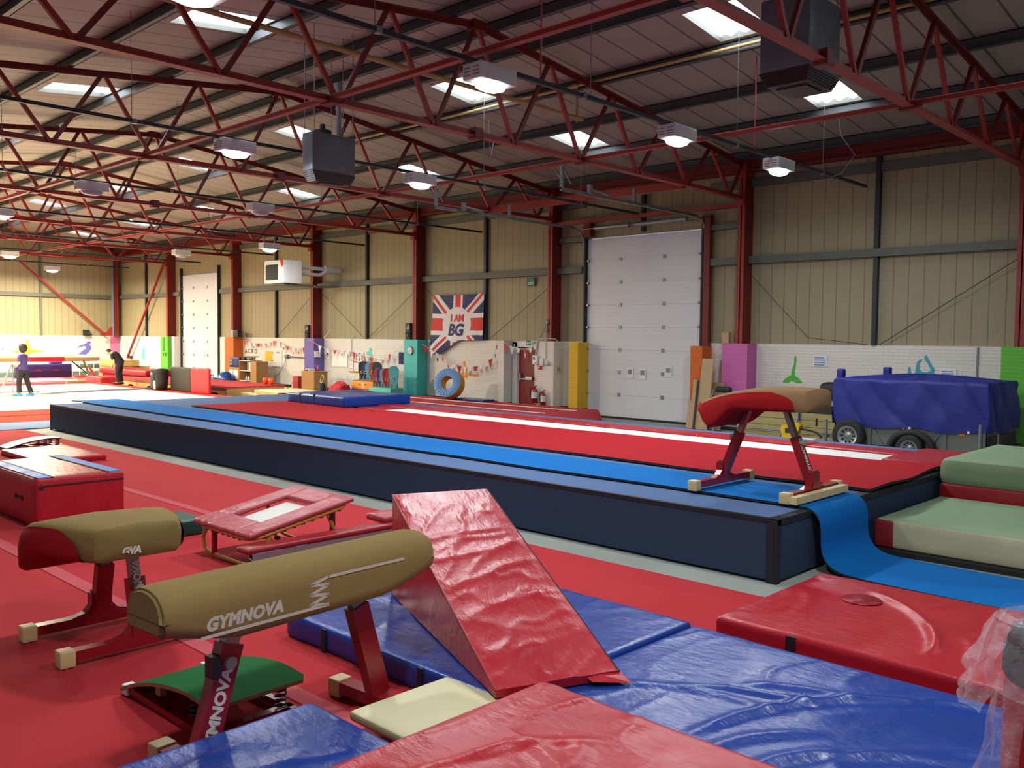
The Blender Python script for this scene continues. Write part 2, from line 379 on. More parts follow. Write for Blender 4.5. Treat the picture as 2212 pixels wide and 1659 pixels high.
# long wall
D1 = (-16.56, -12.70); D2 = (-41.9, -38.3); DT = 5.2
FD = (-19.24, -18.62)
w = MB()
xs = [(EX - .3, D2[0]), (D2[1], FD[0]), (FD[1], D1[0]), (D1[1], 6)]
for a, c in xs: w.box(a, c, WY, WY + .25, 0, BT)
w.box(FD[0], FD[1], WY, WY + .25, 2.0, BT)
struct(w.build('wall_back', M['brickw']), 'white painted brick base of the long wall')
w = MB()
for a, c, z0 in [(EX - .3, D2[0], BT), (D2[0], D2[1], DT), (D2[1], D1[0], BT), (D1[0], D1[1], DT), (D1[1], 6, BT)]:
    w.box(a, c, WY + .06, WY + .2, z0, 7.1)
struct(w.build('wall_back', M['clad']), 'cream ribbed lining of the long wall above the brickwork')
w = MB().box(EX - .25, EX, -6, WY + .25, 0, BT); struct(w.build('wall_end', M['brickw']), 'white painted brick base of the far end wall')
w = MB()
vs = [(EX - .06, -6, BT), (EX - .06, WY + .2, BT), (EX - .06, WY + .2, roofz(WY) + .05), (EX - .06, 10.9, 7.99), (EX - .06, -3, roofz(-3) + .05), (EX - .06, -6, roofz(-3) + .05)]
w.add(vs, [tuple(range(6))]); struct(w.build('wall_end', M['clad']), 'cream ribbed lining of the far end wall')
# skirting
w = MB()
for a, c in [(EX, D2[0] - .5), (D2[1] + .9, FD[0] - .2), (FD[1], D1[0] - .3), (D1[1] + .6, 6)]: w.box(a, c, WY - .02, WY, 0, .25)
struct(w.build('baseboard_back', M['skirt']), 'black painted skirting of the long wall')
w = MB().box(EX, EX + .02, -6, WY, 0, .3); struct(w.build('baseboard_end', M['dskirt']), 'dark green painted skirting of the end wall')
# girts (rails)
w = MB()
edges = [EX] + [D2[0] - .1] + [D2[1] + .25] + [D1[0] - .12] + [D1[1] + .2] + [6]
for a, c in ((edges[0], edges[1]), (edges[2], edges[3]), (edges[4], edges[5])):
    w.box(a, c, WY - .12, WY + .06, 4.19, 4.37)
    w.box(a, c, WY - .02, WY + .06, 6.10, 6.3)
w.box(D1[0] - 1.0, D1[0] - .12, WY - .1, WY + .06, 5.1, 5.24); w.box(D1[1] + .2, D1[1] + 1.2, WY - .1, WY + .06, 5.1, 5.24)
struct(w.build('trim_1', M['grey_rail']), 'grey horizontal rails along the long wall')
w = MB()
for x in (-8.15, -14.6, -20.78, -27.1, -33.4, -45.9):
    z0 = BT if x != -14.6 else 5.25
    w.box(x - .05, x + .05, WY - .06, WY + .06, z0, 6.6)
struct(w.build('trim_2', M['dgrey']), 'dark grey mid-bay posts of the long wall')
w = MB().box(EX, EX + .12, -6, WY, 4.17, 4.36); w.box(EX, EX + .06, 16.35, 16.45, BT, 6.9); w.box(EX, EX + .06, 10.5, 10.6, BT, 7.4)
struct(w.build('trim_3', M['grey_rail']), 'grey rail and post of the end wall')

# eaves beam
w = MB().box(EX, 6, WY - .3, WY - .15, 6.42, 6.5); w.box(EX, 6, WY - .24, WY - .21, 6.42, 6.78); w.box(EX, 6, WY - .3, WY - .15, 6.72, 6.8)
struct(w.build('trim_5', M['red_steel_d']), 'dark red eaves beam along the top of the long wall')
w = MB().box(EX, 6, WY - .15, WY + .06, 6.72, 6.98); struct(w.build('trim_6', M['dgrey']), 'dark eaves gutter strip above the eaves beam')

# columns (I-sections) and brick piers
def column(x, label, z0=BT, z1=6.8, end=False):
    c = MB(); y0 = 20.05; y1 = WY + .06
    c.box(x - .09, x + .09, y0, y0 + .02, z0, z1); c.box(x - .09, x + .09, y1 - .02, y1, z0, z1); c.box(x - .012, x + .012, y0, y1, z0, z1)
    c.box(x + .012, x + .085, y0 + .02, y1 - .02, z0, z1, 1)  # solid block in the web recess, its shade put into the darker red
    if not end:
        c.box(x - .12, x + .12, y0 - .03, y0 + .4, 6.3, 6.75); c.box(x - .1, x + .1, y0 - .1, y0, 5.62, 5.9)
    struct(c.build('steel_column', [M['red_steel'], M['red_steel_d']]), label)
for x, l in zip(KX, ['red steel column above the green pier at the right', 'red steel column above the pink pier', 'red steel column beside the fire exit', 'red steel column above the teal pier', 'red steel column above the purple pier', 'red steel column above the orange pier near the acro corner', 'red steel column above the lime green pier']):
    column(x, l)
c = MB(); c.box(EX + .05, EX + .07, 20.0, 20.2, BT, 6.8); c.box(EX + .07, EX + .35, 20.09, 20.11, BT, 6.8); c.box(EX + .33, EX + .35, 20.0, 20.2, BT, 6.8)
c.box(EX + .05, EX + .34, 20.11, 20.18, BT, 6.8, 1)  # darker red block stands in for the shaded web recess
struct(c.build('steel_column', [M['red_steel'], M['red_steel_d']]), 'red steel column in the far corner')
def pier(x0, x1, m, label, y0=19.95, z1=BT, sk=True, x1s=None):
    p = MB().box(x0, x1, y0, WY, .25 if sk else 0, z1)
    if sk: p.box(x0 + .002, x1 - .002, y0 + .004, WY, 0, .25, 1)
    return struct(p.build('brick_pillar', [M[m], M['skirt']]), label)
pier(-5.38, -4.6, 'green', 'lime green painted brick pier at the right edge')
pier(-11.78, -11.08, 'pink', 'pink painted brick pier')
pier(-12.71, -12.36, 'orange', 'orange painted brick jamb right of the big roller door', z1=2.11)
pier(-16.83, -16.49, 'yellow', 'yellow painted brick jamb left of the big roller door', z1=2.17)
pier(-18.10, -17.42, 'brickw', 'white painted brick pier carrying the extinguishers')
pier(-19.72, -19.48, 'brickw', 'white painted brick jamb left of the fire exit')
pier(-24.37, -23.65, 'teal', 'teal painted brick pier with the clock')
pier(-30.58, -29.9, 'purple', 'purple painted brick pier')
pier(-36.92, -36.16, 'orange', 'orange painted brick pier by the acro corner', z1=2.2)
pier(-37.44, -36.93, 'brickw', 'white painted brick jamb beside the far roller door', z1=2.2, y0=20.0)
pier(-43.29, -42.53, 'green', 'lime green painted brick pier near the far corner', z1=2.2)
pier(-42.2, -41.95, 'brickw', 'white painted brick jamb left of the far roller door', z1=2.2, y0=20.0)
# pink painted stripe at the end-wall column
tag(MB().box(EX, EX + .006, 19.88, 20.4, .95, BT - .01).build('painted_stripe', M['mpink']), 'pink stripe painted on the end wall under the corner column', 'painted stripe')

# roller doors
def roller_door(nm, x0, x1, label, hinges=True):
    d = MB().box(x0, x1, WY + .02, WY + .08, 0, DT - .05)
    o = struct(d.build(nm, M['door']), label)
    j = MB()
    for z in [.64 * k + .05 for k in range(1, 8)]:
        j.box(x0, x1, WY + .012, WY + .021, z - .006, z + .006)
    j.build('panel_joint', M['offw'], o)
    hg = MB()
    for z in [.64 * k + .05 for k in range(1, 8)]:
        for fx in (.31, .69): hg.box(x0 + (x1 - x0) * fx - .04, x0 + (x1 - x0) * fx + .04, WY - .005, WY + .02, z - .05, z + .05)
        for x in (x0 + .05, x1 - .05): hg.cyl((x, WY - .06, z), (x, WY + .02, z), .035, 8)
    hg.build('hinge', M['galvl'], o)
    t = MB()
    for x in (x0 - .07, x1 + .02): t.box(x, x + .05, WY - .1, WY + .04, 0, DT + .3)
    t.build('guide_track', M['dgrey'], o)
    s = MB().box(x0, x1, WY - .01, WY + .03, 0, .06); s.build('bottom_seal', M['blackr'], o)
    return o
d = roller_door('door_1', D1[0], D1[1], 'tall white sectional roller door between yellow and orange jambs')
t = MB().box(-17.58, -11.5, WY - .3, WY - .2, 5.6, 5.7); struct(t.build('trim_7', M['red_steel']), 'red header tie above the big roller door')
t = MB().cyl((D1[0] + .5, WY - .3, 5.42), (D1[0] + 1.7, WY - .3, 5.42), .07, 12); t.cyl((D1[0] + 1.9, WY - .3, 5.42), (D1[1] - .3, WY - .3, 5.42), .07, 12)
t.cyl((D1[0], WY - .3, 5.42), (D1[1], WY - .3, 5.42), .018, 8); t.build('spring_shaft', M['galvl'], d)
t = MB().box(D1[1] + .12, D1[1] + .3, WY - .15, WY, 0, 5.5); struct(t.build('trim_8', M['red_steel_d']), 'dark red post right of the big roller door')
t = MB().box(D1[0] - .02, D1[0] + .25, WY - .2, WY, 5.2, 5.6); struct(t.build('trim_9', M['red_steel_d']), 'dark red stub post above the left track of the big door')
def ceil_track(x, lab, y0=14.6):
    o = thing('door_track', lab, 'door track', (x, y0, 5.45), group='overhead door tracks')
    t = MB().box(-.025, .025, 0, WY - y0 - .5, -.03, .03); t.box(-.03, .03, 0, WY - y0 - .5, .03, .04)
    t.tube([(0, WY - y0 - .5, 0), (0, WY - y0 - .2, -.06), (0, WY - y0 - .08, -.3), (0, WY - y0 - .06, -.6)], .025, 8)
    t.build('rail', M['galvl'], o)
    h = MB().box(-.04, .04, .0, .06, 0, .55); h.bar((0, .03, .5), (.25, .03, .1), .03, .03); h.bar((-.25, .03, .5), (0, .03, .2), .03, .03); h.build('hanger_bracket', M['galvl'], o)
    h = MB().box(-.03, .03, 2.6, 2.66, 0, .35); h.build('hanger_bracket', M['galvl'], o)
    s = MB().cyl((.1, .9, .1), (.1, 1.5, .06), .03, 8); s.box(.05, .13, .82, .92, 0, .2); s.build('spring_bumper', M['galvl'], o)
ceil_track(D1[0] - .1, 'galvanised overhead door track nearer the teal pier, left of the big door')
ceil_track(D1[1] + .1, 'galvanised overhead door track right of the big door')
d2 = roller_door('door_2', D2[0], D2[1], 'far white sectional roller door left of the orange pier')
# mandatory signs on door 2
sg = thing('safety_sign', 'white safety sign with two blue discs on the far roller door', 'sign', (-37.62 - .25, WY - .01, 1.1))
q = MB().box(0, .3, 0, .012, 0, .62); q.build('sign_panel', M['white'], sg)
q = MB()
for z in (.5, .3): q.cyl((.15, -.002, z), (.15, .004, z), .095, 20)
q.box(.03, .27, -.003, .003, .04, .16); q.build('blue_disc', M['mblue'], sg)
# fire exit door
fd = struct(MB().box(FD[0], FD[1], WY - .02, WY + .04, 0, 2.0).build('door_3', M['doorred']), 'dark red fire exit door')
q = MB().box(FD[0] + .05, FD[1] - .03, WY - .09, WY - .05, .98, 1.03); q.box(FD[0] + .08, FD[0] + .13, WY - .1, WY - .02, .95, 1.18); q.build('push_bar', M['galvl'], fd)
q = MB().box(FD[0] + .34, FD[1] - .02, WY - .1, WY - .085, .98, 1.08); q.build('push_bar_sign', M['sgl'], fd)
q = MB().box(FD[0] - .2, FD[0], WY - .12, WY + .05, 0, 2.14); q.box(FD[0] - .2, FD[1] + .05, WY - .12, WY + .05, 2.0, 2.14); q.box(FD[0] - .13, FD[0] - .09, WY - .14, WY - .11, 0, 2.1)
q.build('door_frame', M['white'], fd)
q = MB().box(FD[0] + .1, FD[0] + .45, WY - .08, WY - .02, 1.9, 1.96); q.build('door_closer', M['galvl'], fd)

# ceiling with skylight openings
PUR = [-1.1, .75, 2.7, 4.6, 6.5, 8.45, 10.4, 11.4, 12.35, 14.3, 16.2, 18.1, 19.95]
MID = [-1.9, -8.1, -14.5, -20.85, -27.1, -33.4, -39.8, -46.2]
strips = [(-6, -3, []), (-3, 7.0, []), (7.0, 8.4, [(-27.6, -26.6), (-21.05, -20.05), (-14.75, -13.75), (-33.9, -32.9), (-40.3, -39.3)]), (8.4, 10.9, []), (10.9, 12.95, []), (12.95, 14.2, [(m - .45, m + .55) for m in MID]), (14.2, 16.8, []), (16.8, 18.0, [(m - .4, m + .55) for m in MID]), (18.0, WY + .3, [])]
w = MB(); n = 0
for y0, y1, holes in strips:
    cur = EX - .3
    for a, c in sorted(holes):
        w.add([(cur, y0, roofz(y0)), (a, y0, roofz(y0)), (a, y1, roofz(y1)), (cur, y1, roofz(y1))], [(0, 3, 2, 1)]); cur = c
        # liner upstand and pane
        n += 1
        g = MB(); nx = 24
        g.grid(lambda u, v: (a + (c - a) * u, y0 + (y1 - y0) * v, roofz(y0 + (y1 - y0) * v) + .09 + .035 * math.sin(u * 3.5 * 2 * PI)), nx, 1)
        o = struct(g.build('window_%d' % n, M['sky']), 'bright corrugated skylight in the roof')
        f = MB()
        for xx in (a, c): f.add([(xx, y0, roofz(y0)), (xx, y1, roofz(y1)), (xx, y1, roofz(y1) + .14), (xx, y0, roofz(y0) + .14)], [(0, 1, 2, 3)])
        for yy in (y0, y1): f.add([(a, yy, roofz(yy)), (c, yy, roofz(yy)), (c, yy, roofz(yy) + .14), (a, yy, roofz(yy) + .14)], [(0, 1, 2, 3)])
        f.build('window_frame', M['grey_rail'], o)
    w.add([(cur, y0, roofz(y0)), (6, y0, roofz(y0)), (6, y1, roofz(y1)), (cur, y1, roofz(y1))], [(0, 3, 2, 1)])
struct(w.build('ceiling', M['roof']), 'pale lined roof sheeting')
# purlins
for i, y in enumerate(PUR):
    z = roofz(y); p = MB()
    p.box(EX, 6, y - .008, y + .008, z - .22, z); p.box(EX, 6, y - .085, y + .008, z - .22, z - .2); p.box(EX, 6, y - .008, y + .07, z - .02, z - .005)
    struct(p.build('purlin', M['galv']), 'dark galvanised purlin under the roof sheets')
# ------------------------------------------------------------------ roof steel
def ztop(y): return 7.70 - .1143 * abs(y - 10.9)
TOPN = [10.9 + 1.91 * k for k in range(-5, 5)] ; BOTN = [11.855 + 1.91 * k for k in range(-5, 5)]
ZB = 5.8
def make_truss(x, label):
    o = thing('roof_truss', label, 'roof truss', (x, 20.05, ZB), group='red lattice roof trusses')
    Y = lambda y: y - 20.05
    t = MB()
    for s in (-1, 1):
        ye = 20.05 if s > 0 else 1.35
        t.bar((0, Y(10.9), ztop(10.9) - ZB), (0, Y(ye), ztop(ye) - ZB), .15, .016); t.bar((0, Y(10.9), ztop(10.9) - ZB - .05), (0, Y(ye), ztop(ye) - ZB - .05), .016, .1)
    t.box(-.09, .09, Y(10.9) - .14, Y(10.9) + .14, ztop(10.9) - ZB - .14, ztop(10.9) - ZB + .03)
    t.build('top_chord', M['red_steel_d'], o)
    t = MB().box(-.08, .08, Y(1.35), Y(20.05), -.05, -.034); t.box(-.008, .008, Y(1.35), Y(20.05), -.05, .06)
    t.build('bottom_chord', M['red_steel'], o)
    t = MB().box(-.1, .1, Y(10.9) - .1, Y(10.9) + .1, -.1, .1, bev=.01); t.build('splice_plate', M['red_steel_d'], o)
    nodes = sorted([(y, 1) for y in TOPN if 1.3 < y < 19] + [(y, 0) for y in BOTN if 1.3 < y < 19.9])
    for (ya, ta), (yb, tb) in zip(nodes, nodes[1:]):
        za = ztop(ya) - ZB - .06 if ta else 0; zb = ztop(yb) - ZB - .06 if tb else 0
        w = .072 if abs((ya + yb) / 2 - 10.9) > 1 else .06
        MB().bar((0, Y(ya) + .03, za), (0, Y(yb) - .03, zb), .06, w, up=(0, 1, 0)).build('diagonal', M['red_steel'] if ta else M['red_steel_d'], o)
    MB().bar((0, Y(19.45) + .03, 0), (0, Y(20.0), ztop(20) - ZB - .06), .06, .06).build('diagonal', M['red_steel_d'], o)
    return o
TL = ['red lattice roof truss nearest the camera, meeting the green pier column at the right', 'red lattice roof truss landing on the column above the pink pier', 'red lattice roof truss landing on the column beside the fire exit', 'red lattice roof truss landing on the column above the teal pier', 'red lattice roof truss landing on the column above the purple pier', 'red lattice roof truss landing on the column above the acro corner orange pier', 'red lattice roof truss landing on the column above the far lime green pier']
tr = make_truss(KX[0], TL[0])
for x, l in zip(KX[1:], TL[1:]): dup(tr, (x, 20.05, ZB), label=l)
e = MB()
for s in (-1, 1):
    ye = WY if s > 0 else -3
    e.bar((EX + .25, 10.9, 7.7), (EX + .25, ye, ztop(ye)), .16, .18)
struct(e.build('trim_10', M['red_steel_d']), 'dark red end-wall rafter under the roof slope')
e = MB().box(EX + .15, EX + .3, 1.3, 20.1, 6.2, 6.34); struct(e.build('trim_11', M['red_steel']), 'red horizontal tie across the end wall')
# end wall bracing
e = thing('diagonal_brace', 'red diagonal brace on the end wall running down to the corner column', 'brace', (EX + .42, 19.7, BT))
MB().bar((.0, 15.3 - 19.7, 5.9 - BT), (0, -.3, .12), .1, .09).build('brace_tube', M['red_steel'], e)
q = MB().prism([(-.5, 0), (.2, 0), (.2, .5), (.02, .45), (-.15, .2), (-.5, .12)], .02, 0, Matrix(((0, 1, 0, 0), (1, 0, 0, 0), (0, 0, 1, 0), (0, 0, 0, 1)))); q.build('gusset_plate', M['red_steel'], e)
e = thing('diagonal_brace', 'red diagonal brace on the long wall beside the far lime green pier', 'brace', (-47.75, 20.2, 1.1))
MB().bar((0, 0, 0), (4.32, 0, 4.68), .09, .09).build('brace_tube', M['red_steel'], e)
MB().box(-.14, .14, .0, .2, -.1, .04).build('foot_plate', M['red_steel_d'], e)
q = MB().box(EX + .35, EX + .43, 19.85, 19.93, BT, 6.35); tag(q.build('downpipe', M['bluef']), 'grey-blue pipe running down the far corner column', 'pipe')
# longitudinal ties
def tie(y, label, x0=EX + .3, x1=2, z=5.78):
    o = thing('tie_beam', label, 'tie beam', (x0, y, z)); L = x1 - x0
    MB().box(0, L, -.05, .05, .06, .072).build('flange', M['pinkdust'], o)
    MB().box(0, L, -.05, .05, -.0, .06).build('web', M['red_steel'], o)
    c = MB()
    for x in KX: c.box(x - x0 - .15, x - x0 + .15, -.08, .08, -.06, .02)
    c.build('cleat', M['red_steel_d'], o)
M['pinkdust'] = plain('dusty_red_steel', '#c58c86', .8, var=.2)
tie(7.88, 'long red tie beam through the trusses on the camera side of the ridge')
tie(13.85, 'long red tie beam through the trusses on the wall side of the ridge')
o = thing('tie_beam', 'short heavy red tie beam between two trusses in front of the big roller door', 'tie beam', (-17.7, 17.5, 5.8))
MB().box(0, 6.3, -.06, .06, .08, .095).build('flange', M['red_steel_d'], o)
MB().box(0, 6.3, -.055, .055, -.1, .08).build('web', M['red_steel'], o)

# ------------------------------------------------------------------ lighting trunking and lamps
TZ = 5.66
TX = [-8.1, -14.4, -20.7, -27.0, -33.3, -39.6, -45.8]
TLAB = ['over the parked trailer bay', 'in front of the big roller door', 'over the union flag bay', 'over the hobby board corner', 'over the acro corner', 'in front of the far roller door', 'nearest the end wall']
TEND = [19.6, 19.9, 20.15, 20.2, 20.2, 20.2, 19.5]
for x, l, ye in zip(TX, TLAB, TEND):
    o = thing('lighting_trunking', 'dark overhead cable trunking %s' % l, 'cable trunking', (x, ye, TZ), group='overhead cable trunkings')
    MB().box(-.03, .03, 1.0 - ye, 0, -.028, .028).build('trunking_bar', M['dgrey'], o)
    for y in (3, 6.2, 9.8, 14, 17.4): MB().box(-.038, .038, y - ye, y - ye + .08, -.036, .036).build('coupler', M['galvl'], o)
    for y in (3.0, 6.2, 10, 14.05, 17.45): MB().tube([(0, y - ye, .03), (0, y - ye, roofz(y) - TZ - .02)], .006, 5).build('hanger_wire', M['galvl'], o)
def make_lamp(x, y, lit, label, z=5.5, warm=False, power=None):
    o = thing('pendant_lamp', label, 'ceiling lamp', (x, y, z), group='high bay box lamps')
    q = MB().box(-.165, .165, -.32, .32, -.06, .14, bev=.012)
    for k in range(3):
        for s in (-1, 1): q.box(s * .08 - .05, s * .08 + .05, -.326, -.32, -.02 + .045 * k, -.005 + .045 * k, 1)
    q.build('housing', [M['offw'], M['grey']], o)
    q = MB().lathe([(.0, -.155), (.08, -.148), (.14, -.118), (.163, -.06)], 20, 0, Matrix.Diagonal((1, 1.55, 1, 1))); q.build('lens', M['lensoff'] if not lit else (M['lensw'] if warm else M['lens']), o)
    for s in (-.2, .2): MB().box(-.02, .02, s - .02, s + .02, .135, max(.15, TZ - z - .03)).build('bracket', M['galvl'], o)
    if lit:
        ld = bpy.data.lights.new('lamp_light', 'AREA'); ld.shape = 'ELLIPSE'; ld.size = .32; ld.size_y = .5; ld.energy = power or 200
        ld.color = (1, .86, .62) if warm else (.93, .97, 1); lo = bpy.data.objects.new('lamp_light', ld); COL.objects.link(lo); lo.parent = o; lo.location = (0, 0, -.17)
    return o
make_lamp(-8.1, 8.0, True, 'largest lit box lamp hanging near the top centre', power=LP)
make_lamp(-8.1, 12.2, True, 'lit box lamp in line between the largest lamp and the trailer lamp', power=LP)
make_lamp(-8.1, 15.6, True, 'lit box lamp hanging over the trailer beside the pink pier column', power=LP)
make_lamp(-14.4, 8.0, True, 'lit box lamp hanging left of the middle grey heater', power=LP)
make_lamp(-14.4, 12.2, True, 'lit box lamp hanging right of the middle grey heater', power=LP)
make_lamp(-20.7, 8.0, False, 'unlit white box lamp nearer the camera on the flag bay trunking')
make_lamp(-20.7, 12.2, False, 'unlit white box lamp under the roof between heater and white wall heater')
make_lamp(-27.0, 16.25, True, 'lit box lamp hanging just above the white wall heater', z=5.25, power=LP)
make_lamp(-33.3, 16.2, False, 'unlit white box lamp in front of the far green pier column', z=5.4)
make_lamp(-39.6, 12.05, True, 'very bright warm lamp over the far sprung floor', z=5.42, warm=True, power=LPW)
make_lamp(-45.8, 15.8, True, 'small lit lamp hanging near the end wall', z=5.36, warm=True, power=LPW * .8)
make_lamp(-8.1, 4.05, True, 'lit box lamp cut off by the top edge above the first roof truss', power=LP)
for x, y in ((-27, 8.0), (-33.3, 8.0), (-39.6, 7.6), (-33.3, 4.0), (-45.8, 11.0)):
    make_lamp(x, y, True, 'lit box lamp over the sprung floor outside the picture', warm=True, power=LPW)
make_lamp(-2, 6, True, 'lit box lamp over the red mats behind the camera side', power=LP * LPC)
make_lamp(-2, 1.5, True, 'lit box lamp over the red mats behind the camera side', power=LP * LPC)

# ------------------------------------------------------------------ unit heaters
def heater(x, y, z, sx, sy, sz, label, flue=True):
    o = thing('unit_heater', label, 'heater', (x, y, z))
    MB().box(-sx / 2, sx / 2, -sy / 2, sy / 2, 0, sz, bev=.02).build('casing', M['greyh'], o)
    q = MB()
    for k in range(6): 
        f = 1 - .035 * k; q.box(-sx / 2 * f, sx / 2 * f, -sy / 2 * f, sy / 2 * f, -.03 * k - .028, -.03 * k)
    q.box(-sx * .3, sx * .3, -sy * .25, sy * .25, -.2, -.18); q.build('louvre', M['lred'], o)
    if flue:
        q = MB().cyl((sx * .1, sy * .2, sz), (sx * .1, sy * .2, sz + .95), .05, 12); q.cyl((sx * .1, sy * .2, sz + .75), (sx * .1, sy * .2, sz + .97), .08, 12); q.build('flue_pipe', M['grey'], o)
    q = MB().cyl((-sx * .2, -sy * .1, sz), (-sx * .2, -sy * .1, sz + .09), .16, 14); q.cyl((-sx * .2, -sy * .1, sz + .09), (-sx * .2, -sy * .1, sz + .2), .05, 10)
    q.build('fan_cowl', M['dgrey'], o)
    for a in (-1, 1):
        for c in (-1, 1): MB().tube([(a * sx * .45, c * sy * .45, sz), (a * sx * .45, c * sy * .45, roofz(y) - z - .02)], .008, 5).build('hanger_rod', M['galvl'], o)
heater(-5.88, 11.86, 5.93, .72, .95, .98, 'grey hanging unit heater cut by the top edge at the right')
heater(-13.75, 9.5, 5.2, .34, .92, .68, 'grey hanging unit heater in the middle of the roof')
# white wall heater with flue
o = thing('wall_heater', 'white wall heater with a black louvre and twin flue pipes', 'heater', (-29.1, 17.7, 4.2))
MB().box(-.68, .62, 0, .8, 0, .83, bev=.02).build('casing', M['white'], o)
q = MB().box(-.55, .25, -.012, .02, .12, .68)
for k in range(7): q.box(-.56, .26, -.03, -.01, .14 + k * .075, .17 + k * .075, 1)
q.build('louvre', [M['black'], M['dgrey']], o)
q = MB().prism([(.4, .83), (.62, .83), (.62, .62), (.52, .56), (.46, .68)], .006, 0, TR(0, -.002, 0)); q.build('warning_sticker', M['fred'], o)
q = MB().tube([(.3, .8, .62), (.3, 1.9, .62), (.3, 2.6, .6)], .07, 10); q.tube([(.3, .8, .38), (.3, 1.75, .38), (.3, 1.95, .45), (.3, 2.0, .58)], .07, 10); q.cyl((.3, 2.0, .6), (.3, 2.62, .6), .14, 12)
q.build('flue_pipe', M['offw'], o)
q = MB().box(-.5, .5, .1, 2.5, -.06, -.02); q.build('wall_bracket', M['grey_rail'], o)

# ------------------------------------------------------------------ gas pipes, conduits
tag(MB().tube([(-11.9, 3.6, 6.78), (-11.9, 14.3, 6.78)], .045, 8).tube([(-11.9, 14.25, 6.7), (-11.9, 14.25, 7.42)], .03, 8).cyl((-11.9, 14.2, 6.78), (-11.9, 14.42, 6.78), .05, 8).build('gas_pipe', M['ochre']), 'ochre gas pipe running along the pink pier truss with a riser at its end', 'gas pipe')
tag(MB().tube([(-20, 14.18, 7.4), (2, 14.18, 7.4)], .032, 8).cyl((-11.98, 14.18, 7.4), (-11.82, 14.18, 7.4), .05, 8).build('gas_pipe', M['ochre']), 'ochre gas pipe fixed along a purlin across the roof', 'gas pipe')
def wire(pts, label, r=.008, m='galvl', name='cable', cat='cable'):
    return tag(MB().tube(pts, r, 5).build(name, M[m]), label, cat)
wire([(-7.9, 17.6, 6.9), (-7.85, 17.7, 6.4), (-7.6, 17.8, 6.0), (-7.9, 17.9, 5.7), (-8.15, 17.9, 5.62), (-8.2, 17.92, 5.56)], 'loose white cable dangling under a skylight near the trailer')
wire([(-14.6, 14.4, 7.2), (-14.55, 14.4, 6.3), (-14.4, 14.4, 6.9)], 'loose white cord looped below a skylight near the largest lamp')
wire([(-8.06, 14.6, 7.3), (-8.06, 14.6, 5.72)], 'thin conduit dropping from the roof to the trailer bay trunking', .012, 'vpink')
wire([(-8.06, 8.9, 7.6), (-8.06, 8.9, 5.72)], 'thin conduit dropping from the roof beside the largest lamp', .012, 'vpink')
wire([(-11.3, 20.3, 4.0), (-9.7, 20.36, 2.35), (-8.3, 20.38, 2.2)], 'sagging thin wire on the lining right of the pink pier', .007, 'dgrey')
wire([(-8.0, 20.37, 2.2), (-5.2, 20.3, 4.0)], 'thin diagonal brace wire rising to the green pier column', .009, 'dgrey')
wire([(-23.7, 20.3, 4.0), (-20.9, 20.38, 2.2)], 'thin diagonal brace wire behind the flag', .009, 'dgrey')
wire([(-20.6, 20.38, 2.2), (-17.8, 20.3, 3.9)], 'thin diagonal brace wire rising to the fire exit column', .009, 'dgrey')
wire([(-29.9, 20.3, 4.0), (-27.2, 20.38, 2.2)], 'thin diagonal brace wire right of the purple pier column', .009, 'dgrey')
wire([(-27.0, 20.38, 2.2), (-24.0, 20.3, 4.0)], 'thin diagonal brace wire rising to the teal pier column', .009, 'dgrey')
wire([(-33.3, 20.38, 2.2), (-30.4, 20.3, 4.0)], 'thin diagonal brace wire rising to the purple pier column', .009, 'dgrey')
wire([(-29.85, 20.1, 4.3), (-29.4, 20.2, 4.1), (-29.3, 20.3, 3.8), (-29.3, 20.3, 2.5), (-29.6, 20.2, 2.2)], 'white conduit curving down beside the purple pier column', .02, 'offw')
# ------------------------------------------------------------------ tumbling platform and runways
PX0, PX1, PY0, PY1, PZ = -22.3, -3.87, 7.6, 14.3, .6
o = thing('tumbling_platform', 'long raised navy carpeted platform carrying the runways', 'platform', (PX1, PY0, 0))
def P(x, y): return x - PX1, y - PY0
q = MB()
L = PX0 - PX1; D = PY1 - PY0
q.box(L, 0, 0, D, .03, PZ)            # body
for yy in (1.92,): q.box(-.005, .012, yy - .02, yy + .02, .0, PZ - .02, 1)
q.build('platform_block', [M['navyd'], M['navyb']], o)  # sides of the same navy carpet, shade put into the colour
q = MB().box(L, .0, -.0, D, PZ - .004, PZ + .004); q.build('platform_top', M['navy'], o)  # top copy of that carpet, stronger light put into its colour
q = MB()
q.box(L, .004, -.006, .05, PZ - .035, PZ + .007); q.box(-.1, .008, -.006, D, PZ - .05, PZ + .008)
q.box(-.1, .008, -.008, .06, .0, PZ); q.box(L, L + .02, -.006, .05, 0, PZ)
q.build('edge_binding', M['navyb'], o)
def sheet(name, pts_fn, nu, nv, th, mats, label, cat, loc, mside=1):
    """bendy carpet: top grid + bottom grid + rim"""
    b = MB(); top = [[pts_fn(i / nu, j / nv) for i in range(nu + 1)] for j in range(nv + 1)]
    vs = [p for r in top for p in r]; n = len(vs); vs2 = [(x, y, z - th) for x, y, z in vs]
    I = lambda i, j: j * (nu + 1) + i
    b.add(vs, [(I(i, j), I(i + 1, j), I(i + 1, j + 1), I(i, j + 1)) for j in range(nv) for i in range(nu)], 0, True)
    b.add(vs2, [(I(i, j + 1), I(i + 1, j + 1), I(i + 1, j), I(i, j)) for j in range(nv) for i in range(nu)], 1, True)
    rim = [I(i, 0) for i in range(nu + 1)] + [I(nu, j) for j in range(1, nv + 1)] + [I(i, nv) for i in range(nu - 1, -1, -1)] + [I(0, j) for j in range(nv - 1, 0, -1)]
    b.add(vs + vs2, [(rim[k], rim[k] + n, rim[(k + 1) % len(rim)] + n, rim[(k + 1) % len(rim)]) for k in range(len(rim))], mside)
    return tag(b.build(name, mats, None, loc=loc), label, cat)
